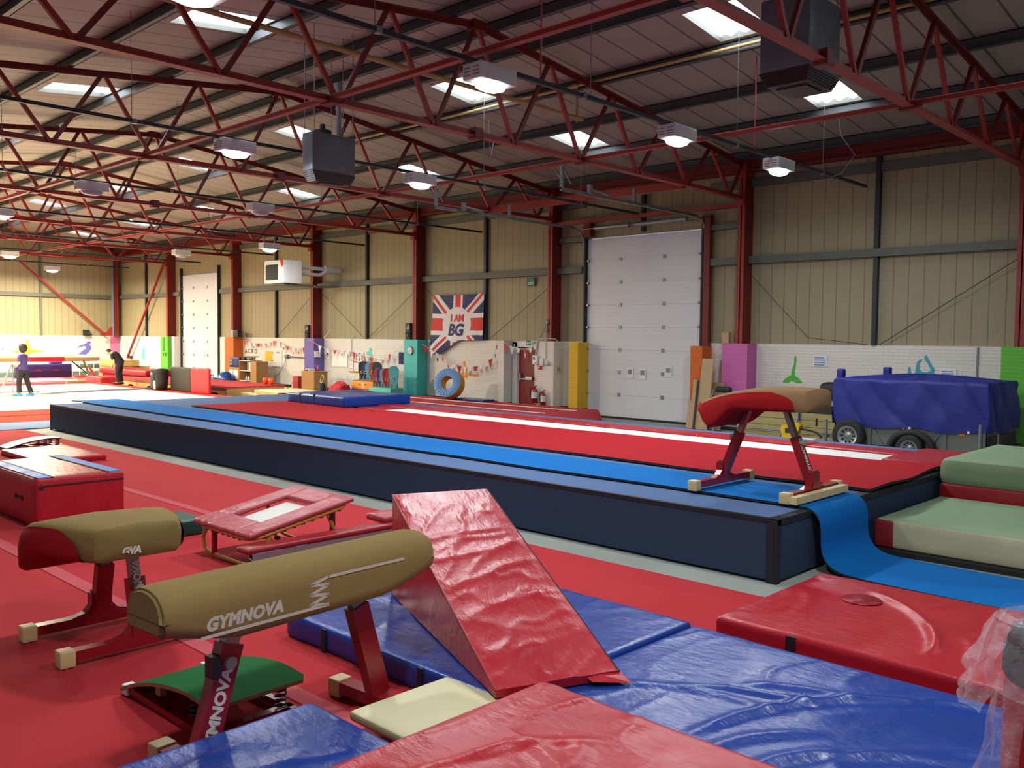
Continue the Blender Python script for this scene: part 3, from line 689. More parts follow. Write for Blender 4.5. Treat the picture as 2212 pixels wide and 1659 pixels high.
# blue runway: along the platform, over the end, and out across the floor
path = [(-22.85, PZ + .03)]
for k in range(1, 40): path.append((-22.85 + (18.75) * k / 40, PZ + .03))
ctl = [Vector(p) for p in [(-4.3, PZ + .03), (-4.05, PZ + .03), (-3.9, PZ + .028), (-3.81, PZ - .02), (-3.765, PZ - .11), (-3.755, .38), (-3.75, .27), (-3.72, .17), (-3.64, .085), (-3.5, .045), (-3.2, .032), (-2.8, .03), (-2.2, .03), (-1.4, .03), (-.4, .03), (.8, .03), (2, .03)]]
for i in range(1, len(ctl) - 2):
    for k in range(4):
        t = k / 4; a, b_, c, d = ctl[i - 1:i + 3]
        p = .5 * ((2 * b_) + (c - a) * t + (2 * a - 5 * b_ + 4 * c - d) * t * t + (3 * b_ - a - 3 * c + d) * t ** 3); path.append((p.x, max(p.y, .03)))
def bl(u, v):
    k = u * (len(path) - 1); i = min(int(k), len(path) - 2); f = k - i
    x = path[i][0] * (1 - f) + path[i + 1][0] * f; z = path[i][1] * (1 - f) + path[i + 1][1] * f
    sh = -.06 * max(0, min(1, (x + 3.9) / 1.5))
    e = .02 * math.sin(x * 1.9) * (x < -4.5)
    return (x, 8.27 + 1.13 * v + sh + e * (1 - v), z + (.012 * (v < .02) if x < -4 else 0))
sheet('runway_carpet', bl, len(path) - 1, 8, .025, [M['blue'], M['navyb']], 'bright blue carpet runway spilling off the platform end onto the floor', 'carpet', (0, 0, 0))
def rd(u, v):
    x = -19.5 + (15.62) * u; y = 9.72 + 2.5 * v; z = PZ + .035
    c = max(0, (x + 4.9) / 1.0)
    w = .03 * noise.noise(Vector((x * .8, y * .8, 3)))
    if v < .1: y += .03 * math.sin(x * 1.3) - .02
    z += .012 + .012 * noise.noise(Vector((x * .5, v * 2, 8))) + c * (.018 + .02 * math.sin(v * PI * 2.2 + .6)) - c * c * .03 * max(0, .2 - v) * 5
    return (x + c * (.05 * math.sin(v * 6)), y, z)
sheet('runway_carpet', rd, 120, 16, .03, [M['redr'], M['navyb']], 'wide red carpet runway with a curling end on the platform', 'carpet', (0, 0, 0))
tag(MB().box(-15.75, -4.12, 12.24, 12.98, PZ + .01, PZ + .035).build('tumble_track', M['whitetrack']), 'long white tumble track bed between red runway and red pads', 'tumble track')
# red edge pads beyond the white track
segs = [(-17.1, -14.2), (-14.2, -12.2), (-12.2, -10.2), (-10.2, -8.1), (-8.1, -6.2), (-6.2, -4.75)]
wh = ['at the far end', 'second from the blue crash mat', 'third from the blue crash mat', 'beyond the middle of the white track', 'behind the vaulting table legs', 'nearest the trailer']
for (a, c), l in zip(segs, wh):
    q = MB().pad(a + .01, c - .01, 13.0, 13.55, PZ + .006, PZ + .065, .035, (24, 10, 2), .012, a, 0, freq=1.6)
    tag(q.build('edge_pad', M['vred']), 'red vinyl edge pad along the white track, %s' % l, 'mat', 'red edge pads along the track')
q = MB().pad(-4.75, -3.9, 12.25, 13.9, PZ + .006, PZ + .075, .03, (10, 22, 2), .012, 4, 0, freq=1.6)
tag(q.build('edge_pad', M['vred']), 'red vinyl pad laid across the near end of the white track', 'mat')
q = MB().pad(-16.7, -15.78, 12.3, 13.0, PZ + .006, PZ + .05, .02, (10, 10, 2), .01, 4, 0, freq=1.6)
tag(q.build('edge_pad', M['vred']), 'red vinyl pad across the far end of the white track', 'mat')
# blue crash mat on the platform
o = thing('crash_mat', 'thick blue crash mat lying on the far part of the platform', 'crash mat', (-17.9, 12.9, PZ + .04), math.radians(0))
q = MB().pad(-1.3, 1.08, -.86, 1.1, 0, .235, .04, (26, 20, 3), .012, 3, 0, freq=2)
q.build('cover', M['vblue'], o)
q = MB()
for x in (-.75, -.15): q.box(x - .02, x + .02, -.872, -.855, 0, .235); q.box(x - .02, x + .02, -.87, -.7, .232, .243)
q.build('strap', M['black'], o)
# green landing mats
o = thing('landing_mat', 'lower sage green landing mat with beige skirt and red corner at the right edge', 'landing mat', (-3.78, 9.66, .05))
q = MB().pad(.0, 3.4, 0, 2.0, 0, .3, .025, (30, 18, 4), .006, 5, 0, 1); q.build('mat_body', [M['sage'], M['beigev']], o)
q = MB().pad(-.008, .2, -.01, .5, -.0, .296, .025, (3, 3, 3), 0, 0, 0); q.build('corner_panel', M['maroonp'], o)
q = MB().box(-.05, 3.4, -.12, 2.0, -.05, .0); q.build('base_sheet', M['black'], o)
o = thing('landing_mat', 'upper sage green landing mat with red lower band, stacked behind the lower one', 'landing mat', (-3.83, 11.7, .05))
def dome(mb, x0, x1, y0, y1, z0, z1):
    mb.pad(x0, x1, y0, y1, z0, z1, .12, (24, 18, 3), .008, 8, 0, 1)
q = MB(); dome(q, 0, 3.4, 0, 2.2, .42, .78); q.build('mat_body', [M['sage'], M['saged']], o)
q = MB().pad(.02, 3.4, .015, 2.2, 0, .46, .03, (10, 8, 3), .005, 2, 0); q.build('lower_band', M['vredd'], o)

# vaulting tables
def make_table(label, loc, h, byo=0):
    """h = height of the top above the feet; tongue towards -X"""
    o = thing('vaulting_table', label, 'vaulting table', loc)
    L0, L1 = -.62, .56
    def half(u):      # half width along the table
        x = L0 + (L1 - L0) * u
        return .36 + .12 * math.sin(min(1, max(0, u * 1.05)) * PI) ** .8 - .03 * u
    def topz(u): return h - .19 * (1 - u) ** 2.8 - .02 * u ** 4
    def botz(u):
        if u < .12: return h - .465 + .13 * ((.12 - u) / .12) ** 2
        if u < .42: t = (u - .12) / .3; return h - .465 + .215 * (3 * t * t - 2 * t ** 3)
        return h - .25 + .01 * (u - .42)
    NU = 36; prof = []
    b = MB(); ring = []; K = 18
    for i in range(NU + 1):
        u = i / NU; x = L0 + (L1 - L0) * u; w = half(u); zt = topz(u); zb = botz(u)
        r = .09; pts = []
        end = 1 - .35 * max(0, (u - .93) / .07) ** 2 * .3
        # from bottom -y up over the top to bottom +y
        cols = [(-w * .9, zb), (-w * .99, zb + .03), (-w, zb + .5 * (zt - zb)), (-w * .985, zt - .07), (-w * .95, zt - .03), (-w * .87, zt - .008), (-w * .6, zt), (0, zt + .012), (w * .6, zt), (w * .87, zt - .008), (w * .95, zt - .03), (w * .985, zt - .07), (w, zb + .5 * (zt - zb)), (w * .99, zb + .03), (w * .9, zb)]
        ring.append([(x, y * end + byo, z) for y, z in cols])
    K = len(ring[0]); vs = [p for r in ring for p in r]; fs = []; ms = []
    body = MB(); side = MB()
    body.add(vs, [((i + 1) * K + k, i * K + k, i * K + k + 1, (i + 1) * K + k + 1)[::-1] if False else (i * K + k + 1, (i + 1) * K + k + 1, (i + 1) * K + k, i * K + k) for i in range(NU) for k in range(K - 1)], 0, True)
    def samp(u, q):
        fi = min(NU - 1e-6, u * NU); i = int(fi); f = fi - i; k = min(K - 2, int(q)); g = q - k
        a = Vector(ring[i][k]).lerp(Vector(ring[i][k + 1]), g); c = Vector(ring[i + 1][k]).lerp(Vector(ring[i + 1][k + 1]), g); return a.lerp(c, f)
    for sd in (0, 1):
        def sp(a, c):
            q = 3.9 * c; ul = .93 - .2 * max(0, (c - .3) / .7) ** 2.2
            p = samp(a * ul, q if sd == 0 else K - 1 - q)
            bul = .016 * math.sin(PI * min(1, c + .12)) + .004
            return (p.x, p.y + (-bul if sd == 0 else bul), p.z)
        side.grid((lambda u, v: sp(u, v)) if sd == 0 else (lambda u, v: sp(u, 1 - v)), 48, 14)
    # ends and underside
    def endcap(i, mbx, mi, sgn, blg):
        r = ring[i]; c = Vector((r[0][0] + blg, byo, (r[0][2] + r[K // 2][2]) / 2))
        rr = [tuple(Vector(p) * .0 + Vector((p[0] + blg * .75, byo + (p[1] - byo) * .82, c.z + (p[2] - c.z) * .8))) for p in r]
        n = K; vsx = list(r) + rr + [tuple(c)]
        fsx = [(k, (k + 1) % n, n + (k + 1) % n, n + k) for k in range(n)] + [(n + k, n + (k + 1) % n, 2 * n) for k in range(n)]
        if sgn < 0: fsx = [f[::-1] for f in fsx]
        mbx.add(vsx, fsx, mi, True)
    endcap(NU, body, 0, 1, .05)
    endcap(0, side, 0, -1, -.09)
    und = [[ring[i][0], ring[i][-1]] for i in range(NU + 1)]
    for i in range(NU):
        side.add([und[i][0], und[i + 1][0], und[i + 1][1], und[i][1]], [(0, 3, 2, 1)], 0)
    return o, body, side, ring, botz
def table_legs(o, h, zb, sp, spread, knob=True, plank=False, letter=True, wy=.62):
    for s in (-1, 1):
        top = Vector((s * sp, 0, zb + .03)); bot = Vector((s * spread, 0, .1)); mid = bot.lerp(top, .62)
        q = MB().bar(bot, mid, .12, .075, 0, up=(1, 0, 0)); q.bar(bot + Vector((0, 0, .16)), bot, .15, .085, 0, up=(1, 0, 0))
        if letter:
            if s > 0:
                d = (mid - bot).normalized()
                R = Matrix((Vector((0, 0, 0)), Vector((0, 0, 0)), Vector((0, 0, 0)))).to_4x4()
                xa = d; za = Vector((d.z, 0, -d.x)) * 1; ya = za.cross(xa)
                Mt = Matrix((xa, ya, za)).transposed().to_4x4(); Mt.translation = bot + d * .16 + za * .0385 - ya * .026
                q.text('GYMNOVA', .07, Mt, 1, .004, .12, 0, space=1.05)
        q.build('leg', [M['legred'], M['logo']], o)
        q = MB().bar(mid - (top - bot).normalized() * .1, top, .075, .05, 0, up=(1, 0, 0)); q.build('inner_leg', M['steel'], o)
        k = MB(); kp = mid - (top - bot).normalized() * .06 + Vector((s * .06, 0, 0)); k.cyl(kp - Vector((s * .03, 0, 0)), kp + Vector((s * .03, 0, 0)), .03, 14); k.build('height_knob', M['knob'], o)
        f = MB().box(s * spread - .045, s * spread + .045, -wy + .08, wy - .08, .03, .1)
        # flared gusset
        for d in (-1, 1):
            f.prism([(0, .1), (d * .22, .1), (d * .12, .125), (d * .07, .18), (d * .055, .28), (0, .28)], .07, 0, Matrix(((0, 1, 0, s * spread + .035), (1, 0, 0, 0), (0, 0, 1, 0), (0, 0, 0, 1))))
        ft = f.build('foot_bar', M['legred'], o)
        for d in (-1, 1):
            MB().box(s * spread - .055, s * spread + .055, d * (wy - .04) - .05, d * (wy - .04) + .05, 0, .112, bev=.008).build('end_cap', M['pale'], ft)
h = 1.14
o, body, side, ring, botz = make_table('brown-topped red vaulting table standing on the platform', (-4.66, 8.86, PZ + .035), h)
body.text('GVA', .07, face_posX(.56 + .036, .15, h - .2), 1, .003, .15)
body.build('table_top', [M['tan3'], M['paper']], o); side.build('side_panel', M['vpanel'], o)
table_legs(o, h, h - .25, .2, .53)
tag(MB().box(-4.06, -3.98, 8.2, 9.4, PZ + .05, PZ + .12).build('timber_plank', M['fir']), 'raw timber plank lying beside the right foot of the vaulting table', 'plank')
h = .95
o, body, side, ring, botz = make_table('tan and red vaulting table on the red carpet at the left', (-6.55, 2.69, .035), h, byo=-.1)
body.text('GVA', .062, face_posX(.56 + .05, -.23, h - .2), 1, .005, .2)
body.build('table_top', [M['tan'], M['logo']], o); side.build('side_panel', M['vpanel'], o)
table_legs(o, h, h - .25, .2, .36, wy=.55)
# ------------------------------------------------------------------ red floor carpets
CX = [-22.5, .8]
def floor_strip(y0, y1, label, x0=-22.5, m='redc', x1=.8):
    q = MB().box(x0, x1, y0, y1, 0, .03)
    o = tag(q.build('floor_carpet', M[m]), label, 'carpet'); return o
o = floor_strip(5.32, 7.06, 'red carpet strip nearest the platform'); MB().box(-22.4, .7, 5.325, 5.45, .028, .033).build('velcro_tape', M['redtape'], o)
o = floor_strip(2.95, 5.315, 'middle red carpet strip under the mini trampoline'); MB().box(-22.4, .7, 2.955, 3.09, .028, .033).build('velcro_tape', M['redtape'], o)
o = floor_strip(-3.5, 2.945, 'red carpet strip in the near left corner'); q = MB().box(-10.33, -10.31, -3.5, 2.94, .028, .032); q.build('seam', M['vredd'], o)

# ------------------------------------------------------------------ long vaulting horse
o = thing('vaulting_horse', 'long tan vaulting horse with white zigzag stripe on splayed maroon legs', 'vaulting horse', (-4.13, 2.66, .035), math.radians(4.5))
LH = 1.74; W2 = .172
def hsec(t):
    y = -LH / 2 + LH * t; e = min(t, 1 - t) * LH
    zb = .74 + .095 * max(0, 1 - e / .40) ** 1.2
    zt = 1.0 - .012 * max(0, 1 - e / .08) ** 2; w = W2 - .01 * max(0, 1 - e / .04) ** 2
    return y, zb, zt, w
b = MB(); ring = []; NT_ = 48
for i in range(NT_ + 1):
    t = i / NT_; t = .5 - .5 * math.cos(PI * t) if False else t
    y, zb, zt, w = hsec(t); pr = []
    cols = [(-w * .88, zb), (-w * .98, zb + .015), (-w, zb + .06), (-w, zt - .10), (-w * .97, zt - .055), (-w * .86, zt - .012), (-w * .62, zt + .022), (-w * .3, zt + .04), (0, zt + .045)]
    pr = cols + [(-x, z) for x, z in cols[-2::-1]]
    ring.append([(x, y, z) for x, z in pr])
K = len(ring[0])
b.add([p for r in ring for p in r], [(i * K + k, i * K + (k + 1) % K, (i + 1) * K + (k + 1) % K, (i + 1) * K + k) for i in range(NT_) for k in range(K)], 0, True)
for i, sg in ((0, -1), (NT_, 1)):
    r = ring[i]; cz = sum(p[2] for p in r) / K
    r2 = [(p[0] * .9, p[1] + sg * .02, cz + (p[2] - cz) * .9) for p in r]
    f = [(k, (k + 1) % K, K + (k + 1) % K, K + k) for k in range(K)]
    if sg < 0: f = [q[::-1] for q in f]
    b.add(r + r2, [q[::-1] for q in f] if False else f, 0, True); b.add(r2, [tuple(range(K))] if sg > 0 else [tuple(range(K))[::-1]], 0)
b.tube([(p[0], p[1] - .004, p[2]) for p in ring[0]], .005, 6, 2, closed=True)
# stripes and lettering on the +X face
fx = W2 + .001
def strip(pts, wd):
    for (ya, za), (yb, zb2) in zip(pts, pts[1:]):
        d = Vector((yb - ya, zb2 - za)); n = Vector((-d.y, d.x)).normalized() * wd / 2; dd = d.normalized() * wd * .35
        b.add([(fx, ya - n.x - dd.x, za - n.y - dd.y), (fx, yb - n.x + dd.x, zb2 - n.y + dd.y), (fx, yb + n.x + dd.x, zb2 + n.y + dd.y), (fx, ya + n.x - dd.x, za + n.y - dd.y)], [(0, 1, 2, 3)], 1)
yo = -2.66
strip([(1.97 + yo, .79), (2.72 + yo, .785)], .017)
strip([(2.72 + yo, .787), (2.60 + yo, .805), (2.72 + yo, .84), (2.60 + yo, .858), (2.72 + yo, .893), (2.60 + yo, .911), (2.72 + yo, .935), (3.27 + yo, .93)], .017)
b.text('GYMNOVA', .084, face_posX(fx, 1.99 + yo, .818), 1, .005, .2, space=1.06)
b.build('padded_body', [M['tan'], M['logog'], M['tand']], o)
def hleg(s):
    yc = -.015; top = Vector((0, yc + s * .39, .76)); bot = Vector((0, yc + s * .59, .1)); mid = bot.lerp(top, .86); d = (top - bot).normalized()
    q = MB().bar(bot, mid, .075, .125, 0, up=(0, 1, 0))
    if s < 0:
        xa = d; za = Vector((1, 0, 0)); ya = za.cross(xa)
        Mt = Matrix((xa, ya, za)).transposed().to_4x4(); Mt.translation = bot + d * .03 + za * .0385 - ya * .03
        q.text('GYMNOVA', .088, Mt, 1, .004, .12)
    q.build('leg', [M['legred'], M['logo']], o)
    MB().bar(mid - d * .1, top, .052, .085, 0, up=(0, 1, 0)).build('inner_leg', M['steel'], o)
    kp = mid - d * .09
    k = MB()
    if s < 0: k.cyl(kp + Vector((.035, 0, 0)), kp + Vector((.062, 0, 0)), .032, 18); k.box(kp.x - .02, kp.x + .05, kp.y - .1, kp.y - .05, kp.z - .06, kp.z + .05, 1)
    else: k.cyl(kp + Vector((-.035, 0, 0)), kp + Vector((-.062, 0, 0)), .032, 18)
    k.build('height_knob', [M['knob'], M['dgrey']], o)
    f = MB().box(-.34, .34, yc + s * .59 - .05, yc + s * .59 + .05, .03, .1); ft = f.build('foot_bar', M['legred'], o)
    for d2 in (-1, 1): MB().box(d2 * .35 - .05, d2 * .35 + .05, yc + s * .59 - .056, yc + s * .59 + .056, 0, .11, bev=.008).build('end_cap', M['pale'], ft)
hleg(-1); hleg(1)

# ------------------------------------------------------------------ springboards
def springboard(label, loc, rz, mtop, medge, L=1.1, W=.62, hgt=.215):
    o = thing('springboard', label, 'springboard', loc, rz)
    def z(u): return .045 + hgt * (1 - (1 - u) ** 2.3) * (1 - .12 * max(0, u - .75) / .25)
    b = MB(); NU = 24; NV = 6; rr = .06
    def P(u, v, dz=0):
        x = -L / 2 + L * u; y = (v - .5) * W
        # rounded far corners
        e = max(0, (u * L - (L - rr)) / rr); y *= 1 - .12 * e ** 2 * abs(v - .5) * 2
        return (x, y, z(u) + dz)
    b.grid(lambda u, v: P(u, v), NU, NV, 0); b.grid(lambda u, v: P(u, 1 - v, -.022), NU, NV, 1)
    for v in (0, 1):
        vs = [P(i / NU, v) for i in range(NU + 1)] + [P(i / NU, v, -.022) for i in range(NU + 1)]; n = NU + 1
        b.add(vs, [(i, i + n, i + 1 + n, i + 1) if v == 0 else (i, i + 1, i + 1 + n, i + n) for i in range(NU)], 1)
    for u in (0, 1):
        vs = [P(u, j / NV) for j in range(NV + 1)] + [P(u, j / NV, -.022) for j in range(NV + 1)]; n = NV + 1
        b.add(vs, [(j, j + 1, j + 1 + n, j + n) if u == 1 else (j + 1, j, j + n, j + 1 + n) for j in range(NV)], 1)
    b.build('curved_board', [mtop, medge], o)
    f = MB()
    for s in (-1, 1): f.box(-L / 2 + .03, L / 2 - .02, s * (W / 2 - .05) - .02, s * (W / 2 - .05) + .02, .012, .05)
    f.box(L / 2 - .16, L / 2 - .1, -W / 2 + .03, W / 2 - .03, .012, .05); f.box(-L / 2 + .05, -L / 2 + .12, -W / 2 + .03, W / 2 - .03, .012, .06); f.box(-.05, .0, -W / 2 + .05, W / 2 - .05, .012, .05)
    f.build('base_frame', M['legred'], o)
    c = MB()
    for s in (-1, 1):
        for x in (-L / 2 + .02, L / 2 - .01): c.box(x - .035, x + .035, s * (W / 2 - .05) - .035, s * (W / 2 - .05) + .035, 0, .06, bev=.006)
    c.build('rubber_foot', M['white'], o)
    for (sx, sy) in ((.43, -.2), (.43, .2), (.2, -.2), (.2, .2)):
        h1 = z((sx + L / 2) / L) - .022
        MB().tube([(sx + .032 * math.cos(t), sy + .032 * math.sin(t), .05 + (h1 - .05) * t / (2 * PI * 6)) for t in [2 * PI * 6 * k / 90 for k in range(91)]], .006, 6).build('coil_spring', M['dgrey'], o)
    MB().box(-.12, -.06, -W / 2 + .02, -W / 2 + .06, .12, z(.4) - .02).build('stop_block', medge, o)
    return o
springboard('green-carpeted springboard on coil springs under the long horse', (-4.92, 2.56, .035), math.radians(1), M['sgreen'], M['ply'])
springboard('white springboard far off on the red carpet at the left', (-18.75, 6.02, .035), math.radians(90), M['offw'], M['dgrey'], L=.98, W=.5, hgt=.15)

# ------------------------------------------------------------------ mini trampolines
o = thing('mini_trampoline', 'mini trampoline with faded red pads on a bent yellow tube frame', 'trampoline', (-8.0, 4.86, .035), 0)
HX, HY = .52, .56; ZL, ZH = .335, .535
def zt(y): return ZL + (ZH - ZL) * (y + HY) / (2 * HY)
def rrect(hx, hy, r, dz=0, n=6):
    pts = []
    for cx, cy, a0 in ((hx - r, hy - r, 0), (-hx + r, hy - r, 90), (-hx + r, -hy + r, 180), (hx - r, -hy + r, 270)):
        for k in range(n + 1):
            a = math.radians(a0 + 90 * k / n); pts.append((cx + r * math.cos(a), cy + r * math.sin(a)))
    return [(x, y, zt(y) + dz) for x, y in pts]
MB().tube(rrect(HX, HY, .14, -.035), .02, 10, closed=True).build('frame_tube', M['yellowt'], o)
MB().add([(-.24, -.3, zt(-.3) - .03), (.24, -.3, zt(-.3) - .03), (.24, .3, zt(.3) - .03), (-.24, .3, zt(.3) - .03)], [(0, 1, 2, 3)]).build('jump_bed', M['mesh'], o)
e = MB()
for k in range(9):
    t = -.42 + .105 * k
    for s in (-1, 1):
        e.box(s * (HX - .02) - .035, s * (HX - .02) + .035, t - .018, t + .018, zt(t) - .06, zt(t) - .02)
        if abs(t) < .4: e.box(t - .018, t + .018, s * (HY - .02) - .035, s * (HY - .02) + .035, zt(s * HY) - .06, zt(s * HY) - .02)
e.build('elastic_loop', M['black'], o)
def tilt(mb):
    mb.v = [(x, y, z + zt(y)) for x, y, z in mb.v]; return mb
for (x0, x1, y0, y1, sd) in ((-.55, -.27, -.6, .6, 1), (.27, .55, -.6, .6, 2), (-.28, .28, -.6, -.31, 3), (-.28, .28, .31, .6, 4)):
    tilt(MB().pad(x0, x1, y0, y1, -.015, .032, .022, (10, 14, 2), .014, sd, 0, freq=5)).build('frame_pad', M['vpink'], o)
for y0, hgt in ((-.42, zt(-.42)), (.3, zt(.3))):
    q = MB()
    if y0 < 0: pts = [(-.49, -.46, hgt - .05), (-.53, -.5, .2), (-.53, -.5, .09), (-.46, -.5, .03), (-.2, -.5, .02), (.2, -.5, .02), (.42, -.5, .03), (.5, -.48, .1), (.51, -.35, hgt - .05)]
    else: pts = [(-.49, .2, hgt - .05), (-.5, .34, .12), (-.44, .44, .03), (.2, .5, .02), (.4, .5, .03), (.49, .46, .1), (.5, .3, hgt - .05)]
    # smooth
    for _ in range(2): pts = [pts[0]] + [tuple((Vector(a) * .75 + Vector(b_) * .25)) if w else tuple((Vector(a) * .25 + Vector(b_) * .75)) for a, b_ in zip(pts, pts[1:]) for w in (1, 0)] + [pts[-1]]
    q.tube(pts, .019, 8); q.build('leg', M['yellowt'], o)
for (x, y) in ((-.3, -.5), (.3, .5)):
    MB().box(x - .022, x + .022, y - .02, y + .02, .02, zt(y) - .05).build('support_strut', M['legred'], o)
q = MB()
for (x, y) in ((.5, -.28), (.5, .33)): q.cyl((x - .01, y, zt(y) - .1), (x + .035, y, zt(y) - .1), .022, 10)
q.build('bolt_knob', M['black'], o)
o = thing('trampette', 'low grey-framed trampette with a dark red pad behind the long horse', 'trampoline', (-7.4, 5.05, .035))
MB().box(.1, .14, -.87, .93, .14, .225).box(.09, .15, -.87, -.55, .11, .23).box(.09, .15, -.42, -.28, .12, .23).build('frame_rail', M['alu'], o)
MB().pad(-.06, .135, -.92, 1.0, .225, .275, .024, (6, 30, 2), .012, 6, 0, freq=3).build('frame_pad', M['vredd'], o)
MB().pad(-.3, .05, .72, 1.05, .26, .34, .04, (8, 8, 3), .02, 8, 0, freq=4).build('folded_pad', M['vpink'], o)
for y in (-.5, .3): MB().box(.09, .15, y, y + .04, 0, .14).build('foot', M['blackr'], o)
for y in (-.5, .5): MB().box(-.04, .0, y, y + .04, 0, .23).build('foot', M['blackr'], o)
MB().tube([(.13, -.9, .2), (.22, -.78, .06)], .008, 6).build('hook', M['galvl'], o)

# ------------------------------------------------------------------ boxes and small mats at the left
o = thing('foam_box', 'big red foam box with two blue top stripes at the left edge', 'foam block', (-11.82, 4.03, .035))
MB().pad(-.98, .98, -.5, .5, 0, .57, .035, (12, 10, 6), .008, 2, 0, freq=1.5).build('cover', M['vred'], o)
MB().box(-.96, .955, -.47, -.33, .568, .577).box(-.96, .955, .33, .47, .568, .577).build('blue_strip', M['vsky'], o)
MB().box(-.96, .96, -.325, -.30, .567, .579).box(-.96, .96, .30, .325, .567, .579).box(.978, .986, -.46, .49, .47, .485).box(.978, .988, -.47, -.42, .44, .475).build('zip_tape', M['black'], o)
MB().box(.3, .52, -.508, -.498, .28, .31).box(.28, .32, -.51, -.498, .27, .32).box(.5, .54, -.51, -.498, .27, .32).build('handle', M['black'], o)
tag(MB().pad(-18.0, -16.1, 5.28, 6.42, .032, .13, .025, (20, 14, 2), .02, 5, 0, freq=2.4).build('small_mat', M['vred']), 'thin shiny red mat in front of the white springboard', 'mat')
tag(MB().pad(-10.0, -9.34, 3.3, 4.83, .032, .2, .02, (8, 16, 3), .003, 5, 0).build('green_block', M['vgreen']), 'dark green vinyl block behind the left vaulting table', 'foam block')

# ------------------------------------------------------------------ foreground vinyl mats
o = thing('crash_mat', 'blue vinyl mat lying under the red wedge', 'crash mat', (-4.6, 4.57, .032))
MB().pad(-1.12, 1.12, -1.0, .99, 0, .17, .03, (56, 50, 4), .009, 11, 0, freq=1.8).build('cover', M['vblue'], o)
q = MB()
for x in (-.62, .42): q.box(x - .022, x + .022, -1.014, -1.0, 0, .165)
q.build('strap', M['black'], o)
o = thing('crash_mat', 'large creased blue vinyl mat in the right foreground', 'crash mat', (-2.13, 4.63, .032))
cr = [(-.35, -.72, .35, .62, .03, .045), (.35, .62, .75, .75, .02, .04), (-.75, -.2, .02, .12, .02, .035), (-.5, .1, .15, .35, .02, .05), (.0, -.9, .9, .05, .016, .05), (-1.1, -.45, -.1, -.1, .014, .05), (.3, -.5, 1.1, .3, .015, .05), (-.2, -.9, .15, -.2, .018, .05), (.1, -.95, .3, -.35, .016, .05)]
MB().pad(-1.31, 1.31, -.87, .88, 0, .17, .03, (120, 90, 4), .011, 17, 0, crease=cr, freq=1.6).build('cover', M['vblue'], o)
o = thing('crash_mat', 'large red vinyl mat beside the blue runway with a round dark patch', 'crash mat', (-2.33, 6.66, .032))
cr = [(-.55, .62, .35, -.5, .03, .04), (.1, .0, .33, -.62, .02, .035), (.4, -.1, .55, -.5, .015, .04), (-.95, .3, -.7, -.5, .012, .05)]
MB().pad(-1.09, 1.09, -.89, .9, 0, .18, .035, (90, 72, 4), .01, 23, 0, crease=cr, freq=1.7).build('cover', M['vred'], o)
q = MB().lathe([(0, .002), (.15, .002), (.152, -.002)], 32, 0, TR(-.48, .3, .187)); q.build('round_patch', M['vredd'], o)
MB().box(-.52, -.45, -.905, -.885, .0, .17).build('strap', M['black'], o)
# red wedge
o = thing('foam_wedge', 'tall shiny red foam wedge standing on the blue mat', 'foam wedge', (-3.32, 3.90, .212), math.radians(156.8))
Lw, Ww, Hw = 2.3, .80, .80
def wedge(u, v):       # slope surface
    x = .02 + (Lw - .1) * u; z = .045 + (Hw - .045) * u ** 1.0
    y = (v - .5) * Ww
    w = .9 * noise.noise(Vector((u * 5, v * 1.2, 4)))
    rd = (1 - abs(noise.noise(Vector((u * 5.5 + .5 * v, v * .5, 7))))) ** 12 + .7 * (1 - abs(noise.noise(Vector((u * 9 + 1.7 * v, v * 2.1, 3))))) ** 12
    e = min(1, v * 8 + .1, (1 - v) * 8 + .1, (1 - u) * 6 + .05)
    return (x, y, z + (.006 * w + .014 * rd) * e)
b = MB(); b.grid(wedge, 90, 44)
for v, sg in ((0, 1), (1, -1)):
    s = [wedge(i / 30, v) for i in range(31)]
    vs = s + [(p[0], p[1], 0) for p in s]; n = 31
    fs = [(i, i + n, i + 1 + n, i + 1) for i in range(30)]
    b.add(vs, fs if sg > 0 else [f[::-1] for f in fs])
tb = [wedge(1, j / 10) for j in range(11)]; vs = tb + [(p[0] + .02, p[1], 0) for p in tb]
b.add(vs, [(j, j + 1, j + 12, j + 11) for j in range(10)])
fb = [wedge(0, j / 10) for j in range(11)]; vs = fb + [(p[0], p[1], 0) for p in fb]; b.add(vs, [(j + 1, j, j + 11, j + 12) for j in range(10)])
b.add([(.02, -.4, 0), (Lw - .06, -.4, 0), (Lw - .06, .4, 0), (.02, .4, 0)], [(0, 3, 2, 1)])
b.build('cover', M['vred'], o)
p = [wedge(i / 20, 0) for i in range(21)]; MB().tube([(a, y - .002, z - .004) for a, y, z in p], .007, 6).build('seam_piping', M['navyb'], o)
p = [wedge(i / 20, 1) for i in range(21)]; MB().tube([(a, y + .002, z - .004) for a, y, z in p], .007, 6).build('seam_piping', M['vredd'], o)
MB().add([(.08, -.41, .05), (-.1, -.42, .012), (-.02, -.2, .02), (.12, -.15, .07)], [(0, 1, 2, 3), (3, 2, 1, 0)]).build('toe_flap', M['vred'], o)
